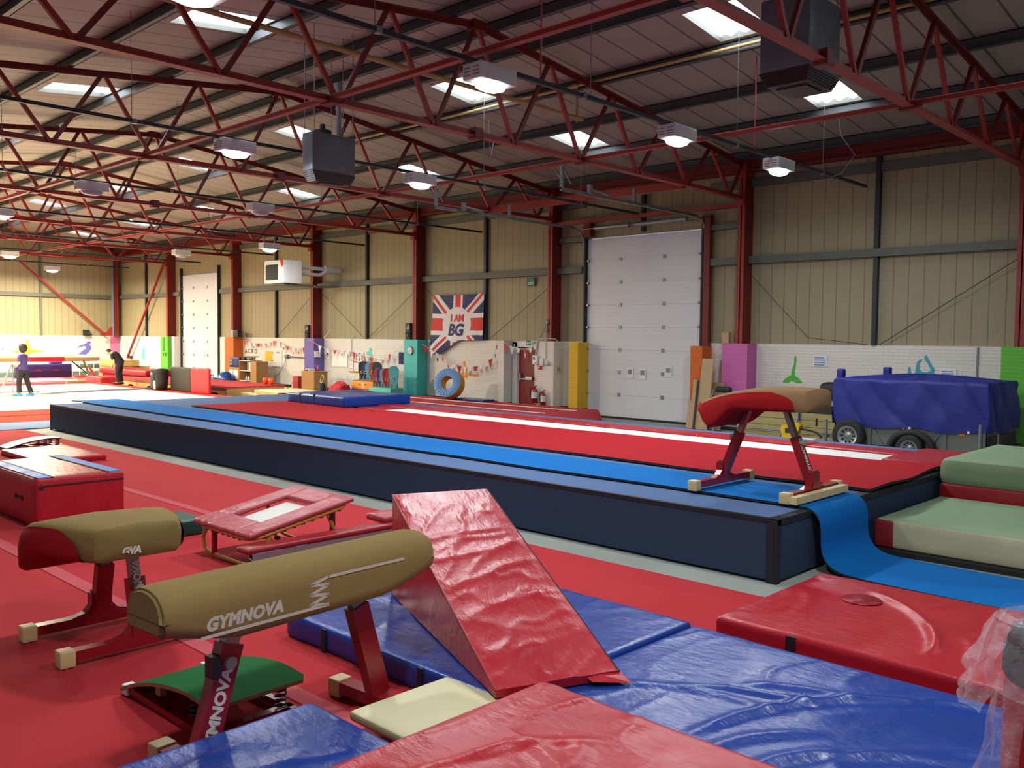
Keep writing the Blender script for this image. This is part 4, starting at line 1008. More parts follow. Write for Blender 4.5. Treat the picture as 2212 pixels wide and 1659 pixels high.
# cream mat, red and blue front mats
o = thing('landing_mat', 'cream mat with a red end band tucked under the front red mat', 'landing mat', (-3.62, 3.24, .032))
MB().pad(-.35, .3, -.37, .36, .108, .165, .02, (12, 12, 3), .003, 5, 0, 1).build('mat_body', [M['cream'], M['creamd']], o)
MB().pad(-.37, .3, .33, .42, .108, .163, .02, (8, 3, 3), 0, 0, 0).build('end_band', M['vredd'], o)
tag(MB().pad(-4.03, -3.28, .6, 2.67, .148, .3, .04, (40, 60, 5), .018, 31, 0, freq=2.3).build('crash_mat', M['vblue']), 'blue vinyl mat in the bottom left foreground under the red mat', 'crash mat')
cr = [(-.55, .5, .1, .1, .025, .05), (-.7, -.2, -.2, -.05, .02, .04), (-.3, .7, -.1, -.2, .02, .05), (.4, .8, .5, .1, .02, .05), (.1, -.2, .4, .3, .02, .05), (.8, .7, 1.0, .2, .018, .05), (-.55, .1, -.2, .75, .015, .04)]
cr = [(a - 2.35, b_ + 2.6, c - 2.35, d + 2.6, h_, w_) for a, b_, c, d, h_, w_ in cr]
tag(MB().pad(-3.3, -1.3, .9, 3.72, .032, .33, .045, (90, 120, 5), .016, 41, 0, crease=[(a + 0, b_ + 0, c, d, h_, w_) for a, b_, c, d, h_, w_ in cr], freq=1.9).build('crash_mat', M['vred']), 'crumpled red vinyl mat in the centre foreground', 'crash mat')
# plastic-wrapped roll at the right edge
o = thing('padded_post', 'upright dark red padded roll at the right edge, topped with clear polythene', 'padded post', (-.62, 3.1, .2))
MB().lathe([(.0, -.168), (.17, -.168), (.172, -.14), (.17, .55), (.168, 1.0), (.16, 1.03), (0, 1.04)], 40).build('padded_roll', M['vredd'], o)
MB().lathe([(0, 1.02), (.165, 1.02), (.175, 1.04), (.172, 1.12), (.15, 1.17), (.0, 1.19)], 32).build('grey_cap', M['blackr'], o)
def drape(a0, a1, r0, z0, z1, fl, sd, nu=40, nv=30):
    def f(u, v):
        a = math.radians(a0 + (a1 - a0) * u); r = r0 + fl * v * (1 + .5 * noise.noise(Vector((u * 3, v * 2, sd)))) + .03 * noise.noise(Vector((u * 6, v * 4, sd + 3)))
        z = z0 + (z1 - z0) * v + .02 * noise.noise(Vector((u * 5, v * 3, sd + 5)))
        return (r * math.cos(a), r * math.sin(a), z)
    return f
b = MB(); b.grid(drape(120, 330, .182, 1.22, 1.0, .035, 2), 40, 16); b.grid(drape(0, 360, .02, 1.235, 1.205, .15, 7), 40, 8)
b.grid(drape(190, 250, .185, 1.02, .45, .07, 4), 26, 30); b.grid(drape(160, 235, .2, 1.2, .95, .10, 9), 26, 16)
b.build('polythene_wrap', M['poly'], o)
# ------------------------------------------------------------------ along the long wall
def mural(label, pts, m, wall='back'):
    """flat painted figure; pts are (along, height) in metres on the wall"""
    b = MB()
    if wall == 'back': b.prism(pts, .004, 0, TR(0, WY - .001, 0))
    else: b.prism(pts, .004, 0, Matrix(((0, -1, 0, EX + .001), (1, 0, 0, 0), (0, 0, 1, 0), (0, 0, 0, 1))))
    return tag(b.build('wall_mural', M[m]), label, 'mural', 'painted gymnast silhouettes')
def px(pts, ox, oz, sx, sz, ax, az): return [(ox + (a - ax) * sx, oz - (b - az) * sz) for a, b in pts]
mural('lime green silhouette of a gymnast in a bridge with one raised leg', px([(1388, 170), (1400, 158), (1406, 195), (1412, 205), (1403, 270), (1404, 300), (1392, 350), (1396, 418), (1440, 438), (1492, 505), (1410, 507), (1388, 490), (1340, 487), (1312, 510), (1238, 507), (1268, 458), (1318, 424), (1345, 418), (1358, 330), (1381, 250), (1378, 195)], -10.04, 1.915, .00206, .00193, 1395, 160), 'mgreen')
mural('teal silhouette with raised arms behind the trailer cover', px([(1340, 420), (1350, 345), (1356, 310), (1388, 285), (1402, 292), (1378, 318), (1376, 368), (1400, 388), (1440, 392), (1470, 376), (1440, 315), (1414, 290), (1416, 262), (1430, 250), (1462, 308), (1500, 372), (1492, 420)], -7.03, 1.96, .00265, .0027, 1416, 262), 'mteald')
mural('small teal hand silhouette poking up behind the trailer cover', px([(1288, 410), (1292, 355), (1308, 350), (1322, 410)], -7.35, 1.72, .00265, .0027, 1300, 350), 'mteald')
mural('orange silhouette of a gymnast in splits behind the foam ring', [(-21.85, 1.47), (-21.75, 1.49), (-21.69, 1.42), (-21.71, 1.33), (-21.66, 1.28), (-21.63, 1.1), (-21.5, 1.09), (-21.15, 1.06), (-21.09, 1.09), (-21.1, .99), (-21.6, 1.0), (-21.63, .93), (-21.85, .93), (-21.9, .99), (-22.1, 1.0), (-22.3, 1.05), (-22.0, 1.09), (-21.86, 1.1), (-21.83, 1.28), (-21.79, 1.33), (-21.84, 1.4)], 'morange')
mural('pale teal silhouette behind the middle bunting', [(-27.22, 1.66), (-27.05, 1.72), (-26.98, 1.76), (-26.96, 1.84), (-26.9, 1.87), (-26.82, 1.84), (-26.8, 1.76), (-26.84, 1.69), (-26.76, 1.58), (-26.74, 1.4), (-26.76, 1.3), (-26.85, 1.3), (-26.87, 1.45), (-26.93, 1.55), (-27.1, 1.6)], 'mteal')
mural('amber silhouette of a gymnast in splits on the end wall', [(15.68, 1.93), (15.8, 1.93), (15.83, 1.83), (15.78, 1.78), (15.9, 1.7), (15.88, 1.45), (16.2, 1.43), (16.46, 1.4), (16.45, 1.33), (16.1, 1.3), (15.9, 1.28), (15.88, 1.2), (15.6, 1.2), (15.55, 1.3), (15.1, 1.3), (15.05, 1.36), (15.4, 1.4), (15.6, 1.45), (15.6, 1.7), (15.7, 1.78), (15.66, 1.84)], 'mamber', 'end')
mural('purple silhouette of a leaping gymnast on the end wall', [(18.9, 1.85), (18.8, 1.9), (18.7, 1.87), (18.62, 1.78), (18.4, 1.7), (18.25, 1.62), (18.14, 1.52), (18.3, 1.57), (18.5, 1.63), (18.6, 1.62), (18.62, 1.5), (18.45, 1.4), (18.35, 1.3), (18.2, 1.2), (18.6, 1.18), (18.75, 1.3), (18.9, 1.5), (18.87, 1.65), (18.8, 1.72), (18.86, 1.8)], 'mpurple', 'end')
mural('small grey-blue mark at the left edge of the end wall', [(14.55, 1.52), (14.62, 1.53), (14.65, 1.47), (14.58, 1.42), (14.54, 1.42)], 'mblue', 'end')
mural('pale teal silhouette beside the far lime green pier', [(-46.15, 1.75), (-46.22, 1.68), (-46.45, 1.5), (-46.58, 1.3), (-46.55, 1.12), (-46.42, .98), (-46.3, .95), (-46.2, .9), (-46.15, 1.05), (-46.1, 1.2), (-46.2, 1.35), (-46.18, 1.5)], 'mteal')

# flag
def flag():
    o = thing('union_flag', 'crinkled union flag with lettering, pinned above the brick wall', 'flag', (-21.97, 20.3, 2.72))
    Wf, Hf = 2.46, 2.0
    def zb(u): # fraction hanging free
        return 1.0 if u < .22 else max(.765, 1.0 - (u - .22) * .70) if u < .56 else .765 - .015 * (u - .56)
    def pos(u, v):
        sk = -.24 * v * (1 - u) * .9 + -.12 * v * v * u
        x = (u - .5) * Wf + sk; z = Hf / 2 - v * Hf - .035 * math.sin(PI * u) * (1 - v) + .02 * u * 0
        y = .02 * math.sin(u * 17 + v * 3) * v + .03 * noise.noise(Vector((u * 4, v * 4, 2))) * (v + .2) - .03 * v * (1 - u)
        return Vector((x, y, z))
    def colr(u, v):
        x = (u - .5) * 2.3; y = (.5 - v) * 2.0
        if x * x / .62 ** 2 + y * y / .60 ** 2 < 1: return 0
        if abs(x) < .12: return 1
        if abs(y) < .21: return 1
        if abs(x) < .22 or abs(y) < .36: return 0
        a, c = abs(x) / 2.3, abs(y) / 2.0
        d = (a - c) * 1.5
        if -.085 < d < .02 if x * y > 0 else -.02 < d < .085: return 1
        if abs(d) < .16: return 0
        return 2
    b = MB(); N = 150; K = 110
    fl = lambda u, v: pos(u, v * zb(u))
    b.grid(lambda u, v: fl(u, 1 - v), N, K, mfn=lambda u, v: colr(u, (1 - v) * zb(u)))
    def wrp(cx, cz, s, sh=0):
        def f(v): 
            u = .5 + (cx + v.x * s + sh * v.y) / Wf; w = .5 - (cz + v.y * s) / Hf
            p = pos(u, w); return (p.x, p.y - .012, p.z)
        return f
    b.text('I AM', .33, None, 1, .014, 0, align='CENTER', warp=wrp(.02, .11, 1))
    b.text('BG', .60, None, 2, .022, .12, align='CENTER', warp=wrp(-.02, -.36, .92))
    b.build('flag_cloth', [M['fwhite'], M['fred'], M['fblue']], o)
flag()

# bunting
def bunting(pts, n, label, sz=.25):
    o = thing('bunting', label, 'bunting', pts[0], group='strings of pennant bunting')
    P = [Vector(p) - Vector(pts[0]) for p in pts]
    # resample
    L = [0]
    for a, c in zip(P, P[1:]): L.append(L[-1] + (c - a).length)
    def at(s):
        for i in range(len(P) - 1):
            if s <= L[i + 1] + 1e-9: return P[i].lerp(P[i + 1], (s - L[i]) / max(1e-9, L[i + 1] - L[i]))
        return P[-1]
    MB().tube([at(L[-1] * k / 24) for k in range(25)], .007, 5).build('string', M['fwhite'], o)
    cyc = ['fred', 'fwhite', 'fblue', 'fwhite', 'fred', 'vpink']
    for k in range(n):
        s = L[-1] * (k + .5) / n; p = at(s); a = at(max(0, s - .1)); c = at(min(L[-1], s + .1)); d = (c - a).normalized()
        w = sz * .42; h = sz * (1.15 + .2 * random.random()); tw = random.uniform(-.9, .9); nd = Vector((0, -1, 0)) * math.sin(tw) * .6
        dn = Vector((0, math.sin(random.random() * 6) * .05, -1))
        q = p + dn * h; e1 = p - (d + nd) * w * .8; e2 = p + (d + nd) * w * .8; m1 = e1.lerp(q, .5); m2 = e2.lerp(q, .5)
        b = MB(); b.add([e1, m1, m2, e2], [(0, 1, 2, 3)], 0); b.add([m1, q, m2], [(0, 1, 2)], 1)
        b.build('pennant', [M['fwhite'] if k % 3 else M['fred'], M[cyc[k % 6]]], o)
bunting([(-36.0, 20.3, 2.1), (-35.4, 20.3, 1.98), (-34.8, 20.3, 1.93), (-34.2, 20.3, 1.96), (-33.3, 20.36, 2.08), (-32.5, 20.3, 1.88), (-31.8, 20.3, 1.76), (-31.2, 20.3, 1.8), (-30.6, 20.2, 1.93)], 14, 'string of pennant bunting above the acro corner', .24)
bunting([(-30.1, 19.88, 2.12), (-29.6, 20.0, 1.9), (-29.1, 20.2, 1.74), (-28.3, 20.3, 1.77), (-27.4, 20.3, 1.62), (-26.4, 20.25, 1.48), (-25.4, 20.2, 1.66), (-24.6, 20.1, 1.95)], 15, 'string of pennant bunting above the whiteboard between purple and teal piers', .25)
bunting([(-23.3, 19.9, 2.03), (-22.75, 20.1, 1.72), (-22.25, 20.2, 1.44), (-21.7, 20.25, 1.31), (-21.1, 20.25, 1.33), (-20.7, 20.25, 1.42), (-20.2, 20.2, 1.65), (-19.7, 19.9, 2.14)], 16, 'string of pennant bunting below the union flag', .24)
bunting([(-19.5, 19.88, 2.15), (-19.1, 19.95, 2.0), (-18.7, 20.0, 1.93), (-18.3, 19.95, 2.0), (-18.02, 19.88, 2.16)], 6, 'short string of pennant bunting across the fire exit', .24)

def panel(name, x0, x1, z0, z1, m, label, cat, y=None, th=.02, lines=0, group=None, wall=None):
    y = WY if y is None else y
    b = MB().box(x0, x1, y - th, y - .001, z0, z1)
    r = random.Random(int(abs(x0) * 100))
    for k in range(lines):
        zz = z1 - (z1 - z0) * (k + .8) / (lines + .6); hh = (z1 - z0) * .28 / (lines + .6)
        b.box(x0 + (x1 - x0) * .08, x0 + (x1 - x0) * r.uniform(.75, .94), y - th - .002, y - th + .001, zz - hh, zz + hh, 1)
    return tag(b.build(name, [M[m], M['blueink'] if lines else M['ink']]), label, cat, group)
# signs
o = thing('fire_exit_sign', 'square green fire exit sign on the lining left of the fire exit column', 'sign', (-18.945, WY - .01, 3.88))
b = MB().box(0, .32, -.01, .01, 0, .26); 
b.text('FIRE', .11, face_negY(.16, -.012, .15), 1, .002, align='CENTER'); b.text('EXIT', .115, face_negY(.16, -.012, .045), 2, .003, align='CENTER')
b.build('sign_panel', [M['dsgn'], M['mteald'], M['sgl']], o)
o = thing('exit_sign', 'small green and white running-man exit sign above the fire exit door', 'sign', (-18.84, WY - .13, 2.05))
b = MB().box(0, .36, -.012, .0, 0, .14)
b.box(.2, .36, -.016, -.01, .0, .14, 1); b.box(.31, .35, -.02, -.01, .02, .13, 0)
b.lathe([(0, .018), (.014, 0), (0, -.018)], 8, 0, TR(.26, -.02, .112)); b.bar((.258, -.018, .1), (.245, -.018, .06), .022, .01, 0, up=(0, 1, 0)); b.bar((.245, -.018, .06), (.285, -.018, .025), .014, .01, 0, up=(0, 1, 0)); b.bar((.245, -.018, .06), (.22, -.018, .03), .014, .01, 0, up=(0, 1, 0)); b.bar((.26, -.018, .09), (.295, -.018, .075), .012, .01, 0, up=(0, 1, 0))
b.box(.03, .1, -.016, -.01, .03, .11, 1); b.box(.05, .19, -.016, -.01, .06, .08, 1)
b.build('sign_panel', [M['sgn'], M['sgl']], o)
# fittings by the fire exit
PYF = 19.95
o = thing('alarm_box', 'white alarm control box on the pier beside the fire exit', 'control box', (-18.1, PYF, 1.62)); b = MB().box(-.1, .1, -.09, 0, -.13, .13, bev=.01); b.build('box_body', M['white'], o); MB().cyl((-.03, -.1, .05), (-.03, -.085, .05), .05, 16).box(.03, .06, -.1, -.085, -.1, -.07, 1).build('dial', [M['grey'], M['black']], o)
tag(MB().box(-17.93, -17.79, PYF - .06, PYF, 1.45, 1.66, bev=.01).build('junction_box', M['offw']), 'grey-white junction box right of the alarm control box', 'junction box')
tag(MB().lathe([(0, .1), (.05, .1), (.075, .03), (.06, 0), (0, 0)], 20, 0, TR(-17.64, PYF, 1.54) @ Matrix.Rotation(PI / 2, 4, 'X')).build('sounder', M['offw']), 'round white alarm sounder on the fire exit pier', 'alarm')
tag(MB().box(-18.0, -17.88, PYF - .05, PYF, 1.34, 1.46, bev=.01).box(-17.98, -17.94, PYF - .056, PYF - .04, 1.38, 1.42, 1).build('call_point', [M['fred'], M['white']]), 'red break-glass fire alarm call point', 'alarm')
panel('notice', -18.6, -18.42, 1.2, 1.52, 'paper', 'white paper notice hanging beside the fire exit door', 'notice')
tag(MB().box(-17.425, -17.37, 20.12, 20.2, 1.3, 1.42).build('socket_box', M['ochre']), 'small tan socket box on the side of the fire exit pier', 'socket box')
tag(MB().tube([(-18.0, PYF - .03, 2.19), (-17.95, PYF - .04, 2.26), (-17.7, PYF - .04, 2.27), (-17.72, PYF - .03, 2.2), (-17.72, PYF - .02, 1.66)], .015, 6).tube([(-17.7, PYF - .04, 2.27), (-17.45, PYF + .1, 2.26), (-17.4, 20.1, 2.2), (-17.4, 20.15, 1.42)], .015, 6).build('conduit', M['offw']), 'white conduit looping over the fire exit pier', 'conduit')
tag(MB().tube([(-17.78, 20.02, 2.75), (-17.85, PYF, 2.45), (-18.02, PYF - .02, 2.2), (-18.08, PYF - .03, 1.76)], .013, 6).cyl((-17.79, 20.0, 2.75), (-17.79, 20.05, 2.75), .08, 14).cyl((-17.78, 20.0, 2.52), (-17.78, 20.05, 2.52), .05, 12).build('alarm_cable', M['grey']), 'dark cable with round grey bells on the fire exit column', 'cable')
def extinguisher(x, y, z, h, r, label):
    o = thing('fire_extinguisher', label, 'fire extinguisher', (x, y, z))
    MB().lathe([(0, 0), (r, 0), (r, h * .78), (r * .75, h * .88), (r * .3, h * .93), (0, h * .93)], 20).build('cylinder_body', M['ext'], o)
    b = MB().cyl((0, 0, h * .92), (0, 0, h), r * .28, 10); b.bar((-.02, 0, h), (r * 1.1, 0, h * 1.12), .02, .02); b.bar((-.01, 0, h * .97), (r * 1.2, 0, h * .99), .02, .015); b.build('valve_handle', M['black'], o)
    MB().tube([(-r * .2, -.02, h * .96), (-r * 1.2, -.03, h * .88), (-r * 1.5, -.03, h * .6), (-r * 1.2, -.02, h * .25), (-r * 1.0, -.01, h * .08)], .016, 6).build('hose', M['black'], o)
    MB().lathe([(r * 1.01, h * .3), (r * 1.01, h * .7)], 20).build('label_band', M['paper'], o)
extinguisher(-18.06, 19.83, .33, .48, .095, 'larger red fire extinguisher beside the fire exit door')
extinguisher(-17.72, 19.84, .25, .44, .075, 'smaller red fire extinguisher right of the larger one, nearer the yellow jamb')
extinguisher(-36.68, 19.85, .24, .4, .09, 'red fire extinguisher at the foot of the far orange pier')
# foam ring
o = thing('foam_ring', 'blue and yellow foam ring leaning against the wall under the flag', 'foam ring', (-20.95, 19.0, .335), math.radians(-70))
prof = [(.2, -.17), (.2, .17), (.46, .17), (.46, -.17), (.2, -.17)]
T = Matrix.Translation((0, 0, .47)) @ Matrix.Rotation(math.radians(-16), 4, 'Y') @ Matrix.Rotation(PI / 2, 4, 'Y')
def ringpart(pr, nm, m, n=48):
    b = MB(); b.lathe([(r + .012 * 0, z) for r, z in pr], n, 0, T, True); b.build(nm, M[m], o)
ringpart([(.215, -.17), (.215, .17)], 'inner_wall', 'vyel'); ringpart([(.462, .17), (.47, .1), (.47, -.1), (.462, -.17)], 'outer_wall', 'vyel')
b = MB()
def fc(s):
    def f(u, v):
        a = 2 * PI * u; r = .213 + .252 * v; return (r * math.cos(a), r * math.sin(a), s * (.17 + .012 * math.sin(v * PI) + .004 * math.sin(a * 23)))
    return f
b.grid(fc(1), 96, 6, M=T); b.grid(fc(-1), 96, 6, M=T); b.build('side_face', M['vlblue'], o)
tag(MB().pad(-20.9, -19.5, 19.1, 19.58, .303, .37, .02, (14, 6, 2), .004, 3).build('blue_mat', M['vblue']), 'small blue mat lying along the wall under the flag', 'mat')
# raised red track along the wall
o = thing('sprung_track', 'long red sprung track along the wall with thin white lines', 'tumble track', (-14.2, 16.4, 0))
def tf(u, v):
    x = -9.0 * (1 - u); e = max(0, (u - .86) / .14); y = 0 + 3.2 * v
    zz = .3 - .27 * e ** 1.6
    return (x - .9 * (1 - e) * 0 - 1.1 * e * v * v, y, zz)
b = MB(); b.grid(tf, 60, 12, 0); b.add([(-9, 0, 0), (0, 0, 0), (-1.5, 0, .3), (-9, 0, .3)], [(0, 1, 2, 3)], 0); b.add([(-9, 0, 0), (-9, 0, .3), (-9, 3.2, .3), (-9, 3.2, 0)], [(0, 1, 2, 3)], 0)
b.build('carpet_top', M['vpinkc'] if 'vpinkc' in M else M['redf'], o)
b = MB()
for yy in (1.05, 2.35): b.tube([(-9 + 7.4 * t, yy, .302) for t in (0, .5, .9)] + [(-1.35, yy + .05, .3)], .018, 4)
b.build('white_line', M['fwhite'], o)

# acro corner
o = thing('wall_lettering', 'black letters spelling ACRO on the wall beside the orange pier', 'lettering', (-35.98, WY, 1.5))
MB().text('ACRO', .26, face_negY(0, -.006, 0), 0, .004, space=1.75).build('letter_row', M['black'], o)
o = thing('shelf_cabinet', 'open wooden shelf cabinet in the acro corner', 'cabinet', (-34.5, 19.3, 0))
b = MB()
b.box(0, .03, 0, .55, 0, 1.22); b.box(.9, 1.38, 0, .55, 0, 1.2); b.box(0, .9, .52, .55, 0, 1.22)
b.build('cabinet_frame', M['beech'], o)
for z in (.36, .78, 1.2): MB().box(.03, .9, .0, .52, z, z + .03).build('shelf', M['offw'], o)
MB().box(.5, .8, .1, .4, .81, 1.15).box(.56, .62, .08, .1, .82, 1.14, 1).build('stored_box', [M['paper'], M['ink']], o)
for k in range(3):
    q = MB().lathe([(.0, 0), (.05, 0), (.05, .1), (.02, .14), (.02, .18), (0, .18)], 12, 0, TR(-34.5 + .25 + k * .2, 19.5, .39)); tag(q.build('bottle', M['offw']), ['small pale bottle at the left on the lower cabinet shelf', 'small pale bottle in the middle of the lower cabinet shelf', 'small pale bottle at the right on the lower cabinet shelf'][k], 'bottle', 'bottles on the cabinet shelf')
b = MB().cyl((-34.05, 19.5, 1.23), (-34.05, 19.5, 1.38), .03, 8).box(-34.3, -33.4, 19.4, 19.6, 1.38, 1.41).cyl((-33.6, 19.5, 1.23), (-33.6, 19.5, 1.38), .04, 8)
tag(b.build('balance_stand', M['ply']), 'small wooden T-shaped stand on top of the shelf cabinet', 'wooden stand')
tag(MB().lathe([(0, 0), (.12, .02), (.16, .09), (.1, .13), (0, .14)], 12, 0, TR(-33.85, 19.45, 1.23)).build('cloth_bundle', M['grey']), 'grey cloth bundle on top of the shelf cabinet', 'cloth')
tag(MB().pad(-34.42, -34.15, 19.35, 19.6, 1.23, 1.36, .03, (4, 4, 3), .01, 4).build('black_pouch', M['black']), 'small black pouch on top of the shelf cabinet', 'pouch')
o = thing('cardboard_box', 'tall brown box with two white papers below the blue crate', 'box', (-34.95, 19.5, 0)); MB().box(-.44, .42, -.2, .25, 0, .92).build('box_body', M['beech'], o)
b = MB().box(-.4, -.1, -.21, -.2, .45, .82).box(-.04, .34, -.21, -.2, .43, .8); b.build('paper_sheet', M['paper'], o)
o = thing('storage_crate', 'navy plastic crate standing on the tall brown box', 'crate', (-34.93, 19.52, .92)); b = MB().box(-.42, .4, -.22, .22, 0, .42, bev=.03)
for z in (.1, .24): b.box(-.36, -.14, -.235, -.21, z, z + .08, 1)
b.box(-.06, .3, -.23, -.215, .08, .34, 0); b.build('crate_body', [M['bluepl'], M['ink']], o)
tag(MB().lathe([(.36 * math.sin(PI * k / 16), .36 - .36 * math.cos(PI * k / 16)) for k in range(17)], 28, 0, TR(-35.0, 18.95, .02)).build('exercise_ball', M['bluebg']), 'shiny blue exercise ball beside the shelf cabinet', 'ball')
o = panel('wall_paper', -34.1, -32.95, .95, 1.68, 'fwhite', 'large white paper with notes behind the shelf cabinet', 'poster')
for a, z in ((-33.9, 1.52), (-33.4, 1.54), (-33.9, 1.18)): MB().box(a, a + .28, WY - .024, WY - .019, z, z + .05).build('pinned_note', M['ink'], o)
panel('wall_paper', -32.92, -32.66, .9, 1.85, 'paper', 'tall narrow white paper strip on the acro wall', 'poster', th=.012)
tag(MB().box(-34.25, -33.7, WY - .03, WY - .005, 1.2, 1.62).build('yellow_card', M['yellowh']), 'yellow card tucked behind the white paper on the acro wall', 'card')
tag(MB().tube([(-32.5, WY - .05, 1.42), (-30.5, WY - .05, 1.38)], .03, 8).cyl((-32.6, WY - .05, 1.42), (-32.4, WY - .05, 1.42), .08, 10).cyl((-30.75, WY - .05, 1.38), (-30.55, WY - .05, 1.38), .1, 10).build('wall_conduit', M['grey']), 'grey horizontal conduit with end boxes on the acro wall', 'conduit')
tag(MB().tube([(-32.55, WY - .06, 1.4), (-32.7, WY - .06, 1.1), (-33.0, WY - .06, .8), (-33.5, WY - .06, .45)], .012, 6).build('cable', M['grey']), 'grey cable sagging down from the acro wall conduit', 'cable')
for k, x in enumerate((-29.4, -29.0)):
    tag(MB().lathe([(0, 0), (.085, 0), (.1, .24), (.085, .25), (.075, .05), (0, .04)], 16, 0, TR(x, 17.5, .472)).build('orange_cone', M['orangec']), ['neon orange tub nearer the shelf cabinet', 'neon orange tub nearer the red box'][k], 'tub', 'neon orange tubs')
for k in range(6):
    q = MB().pad(-.12, .12, -.1, .1, 0, .16, .04, (3, 3, 3), .012, k); ob = q.build('sand_bag', M['creamd'])
    ob.location = (-31.9 + .36 * k, 20.0, .03); tag(ob, 'small olive bag in the row along the acro wall, number %s from the left' % ['one', 'two', 'three', 'four', 'five', 'six'][k], 'bag', 'olive bags along the wall')
for k, x in enumerate((-29.95 - .45, -30.6 - .35)):
    b = MB()
    for s in (0, .26): b.box(x + s, x + s + .05, 19.6, 19.66, 0, .42); b.box(x + s - .02, x + s + .07, 19.5, 19.76, 0, .04)
    b.box(x, x + .31, 19.6, 19.66, .36, .42)
    tag(b.build('mini_hurdle', M['cream']), ['pale yellow mini hurdle nearer the purple pier', 'pale yellow mini hurdle farther from the purple pier'][k], 'hurdle', 'mini hurdles')
tag(MB().box(-30.42, -30.03, 19.3, 19.56, 0, .7, bev=.02).build('red_box', M['mred']), 'tall dark red box against the purple pier', 'box')
# purple pier and whiteboard bay
o = thing('thermostat', 'white thermostat box on the side of the purple pier', 'thermostat', (-29.9, 20.09, 1.56)); MB().box(0, .06, -.13, .13, -.12, .12, bev=.01).box(.055, .064, .0, .1, .03, .09, 1).build('box_body', [M['white'], M['grey']], o)
o = thing('wooden_cabinet', 'plain wooden cabinet in front of the purple pier', 'cabinet', (-28.9, 19.3, 0)); MB().box(-.42, .42, -.3, .3, 0, .93).build('cabinet_body', M['beech'], o); MB().box(-.43, .43, -.31, .31, .93, .95).build('cabinet_top', M['plyl'], o)
tag(MB().box(-29.25, -28.95, 19.1, 19.4, .952, 1.0).box(-29.22, -28.98, 19.1, 19.38, 1.0, 1.03).build('paper_stack', M['paper']), 'stack of white papers on the wooden cabinet', 'papers')
tag(MB().lathe([(0, 0), (.05, 0), (.05, .2), (.04, .22), (.04, .25), (0, .25)], 14, 0, TR(-28.78, 19.3, .952)).build('bottle', M['purpb']), 'purple bottle on the wooden cabinet', 'bottle')
tag(MB().lathe([(0, 0), (.045, 0), (.045, .14), (.02, .18), (.02, .24), (0, .24)], 14, 0, TR(-28.6, 19.25, .952)).build('bottle', M['pinkb']), 'pink bottle on the wooden cabinet', 'bottle')
tag(MB().tube([(-29.1 + .1 * math.cos(a), 19.05 + .04 * math.sin(a), .985 + .02 * math.sin(2 * a)) for a in [2 * PI * k / 16 for k in range(16)]], .02, 6, closed=True).build('cord_coil', M['ply']), 'coiled brown cord on the wooden cabinet', 'cord')
panel('white_board', -29.32, -28.32, 1.1, 1.7, 'board', 'blank whiteboard on the wall right of the purple pier', 'whiteboard', th=.03)
o = thing('cork_board', 'cork board with pinned white papers right of the whiteboard', 'notice board', (-28.2, WY, .9)); MB().box(0, 1.0, -.02, 0, 0, .62).build('cork_panel', M['cork'], o)
for (a, z, w, h, t) in ((.02, .05, .22, .42, 0), (.3, .06, .28, .32, 0), (.66, .1, .3, .34, .1), (.02, .45, .26, .3, 0), (.36, .42, .34, .36, .2), (.62, .45, .3, .34, -.1)):
    MB().box(-w / 2, w / 2, -.024, -.02, -h / 2, h / 2, 0).box(-w * .35, w * .3, -.027, -.02, -h * .3, -h * .25, 1).box(-w * .35, w * .2, -.027, -.02, h * .1, h * .15, 1).build('pinned_paper', [M['paper'], M['ink']], o, loc=(a + w / 2, 0, z + h / 2), rot=(0, t, 0)) if True else None
panel('poster', -25.7, -24.55, 1.05, 1.65, 'fwhite', 'white and navy torn poster beside the teal pier', 'poster')
panel('poster', -25.2, -24.6, 1.3, 1.72, 'fblue', 'navy poster hanging over the white one beside the teal pier', 'poster', th=.03)
tag(MB().tube([(-28.05, WY - .03, 2.2), (-28.05, WY - .03, 1.6)], .014, 6).tube([(-28.05, WY - .03, 2.2), (-27.95, WY + .05, 2.3)], .014, 6).build('conduit', M['offw']), 'white conduit dropping down the wall above the cork board', 'conduit')
o = thing('wall_clock', 'round wall clock on the teal pier', 'clock', (-24.0, PYF, 1.8)); MB().lathe([(0, .05), (.13, .05), (.15, .04), (.16, 0), (0, 0)], 28, 0, Matrix.Rotation(PI / 2, 4, 'X')).build('case', M['grey'], o)
b = MB().cyl((0, -.053, 0), (0, -.05, 0), .13, 28)
for k in range(12): a = k * PI / 6; b.bar((.1 * math.sin(a), -.056, .1 * math.cos(a)), (.12 * math.sin(a), -.056, .12 * math.cos(a)), .012, .004, 1, up=(0, 1, 0))
b.build('dial', [M['clockf'], M['black']], o)
MB().bar((0, -.06, 0), (.06, -.06, .02), .014, .004, 0, up=(0, 1, 0)).bar((0, -.06, 0), (-.02, -.06, -.09), .01, .004, 0, up=(0, 1, 0)).build('hand', M['black'], o)
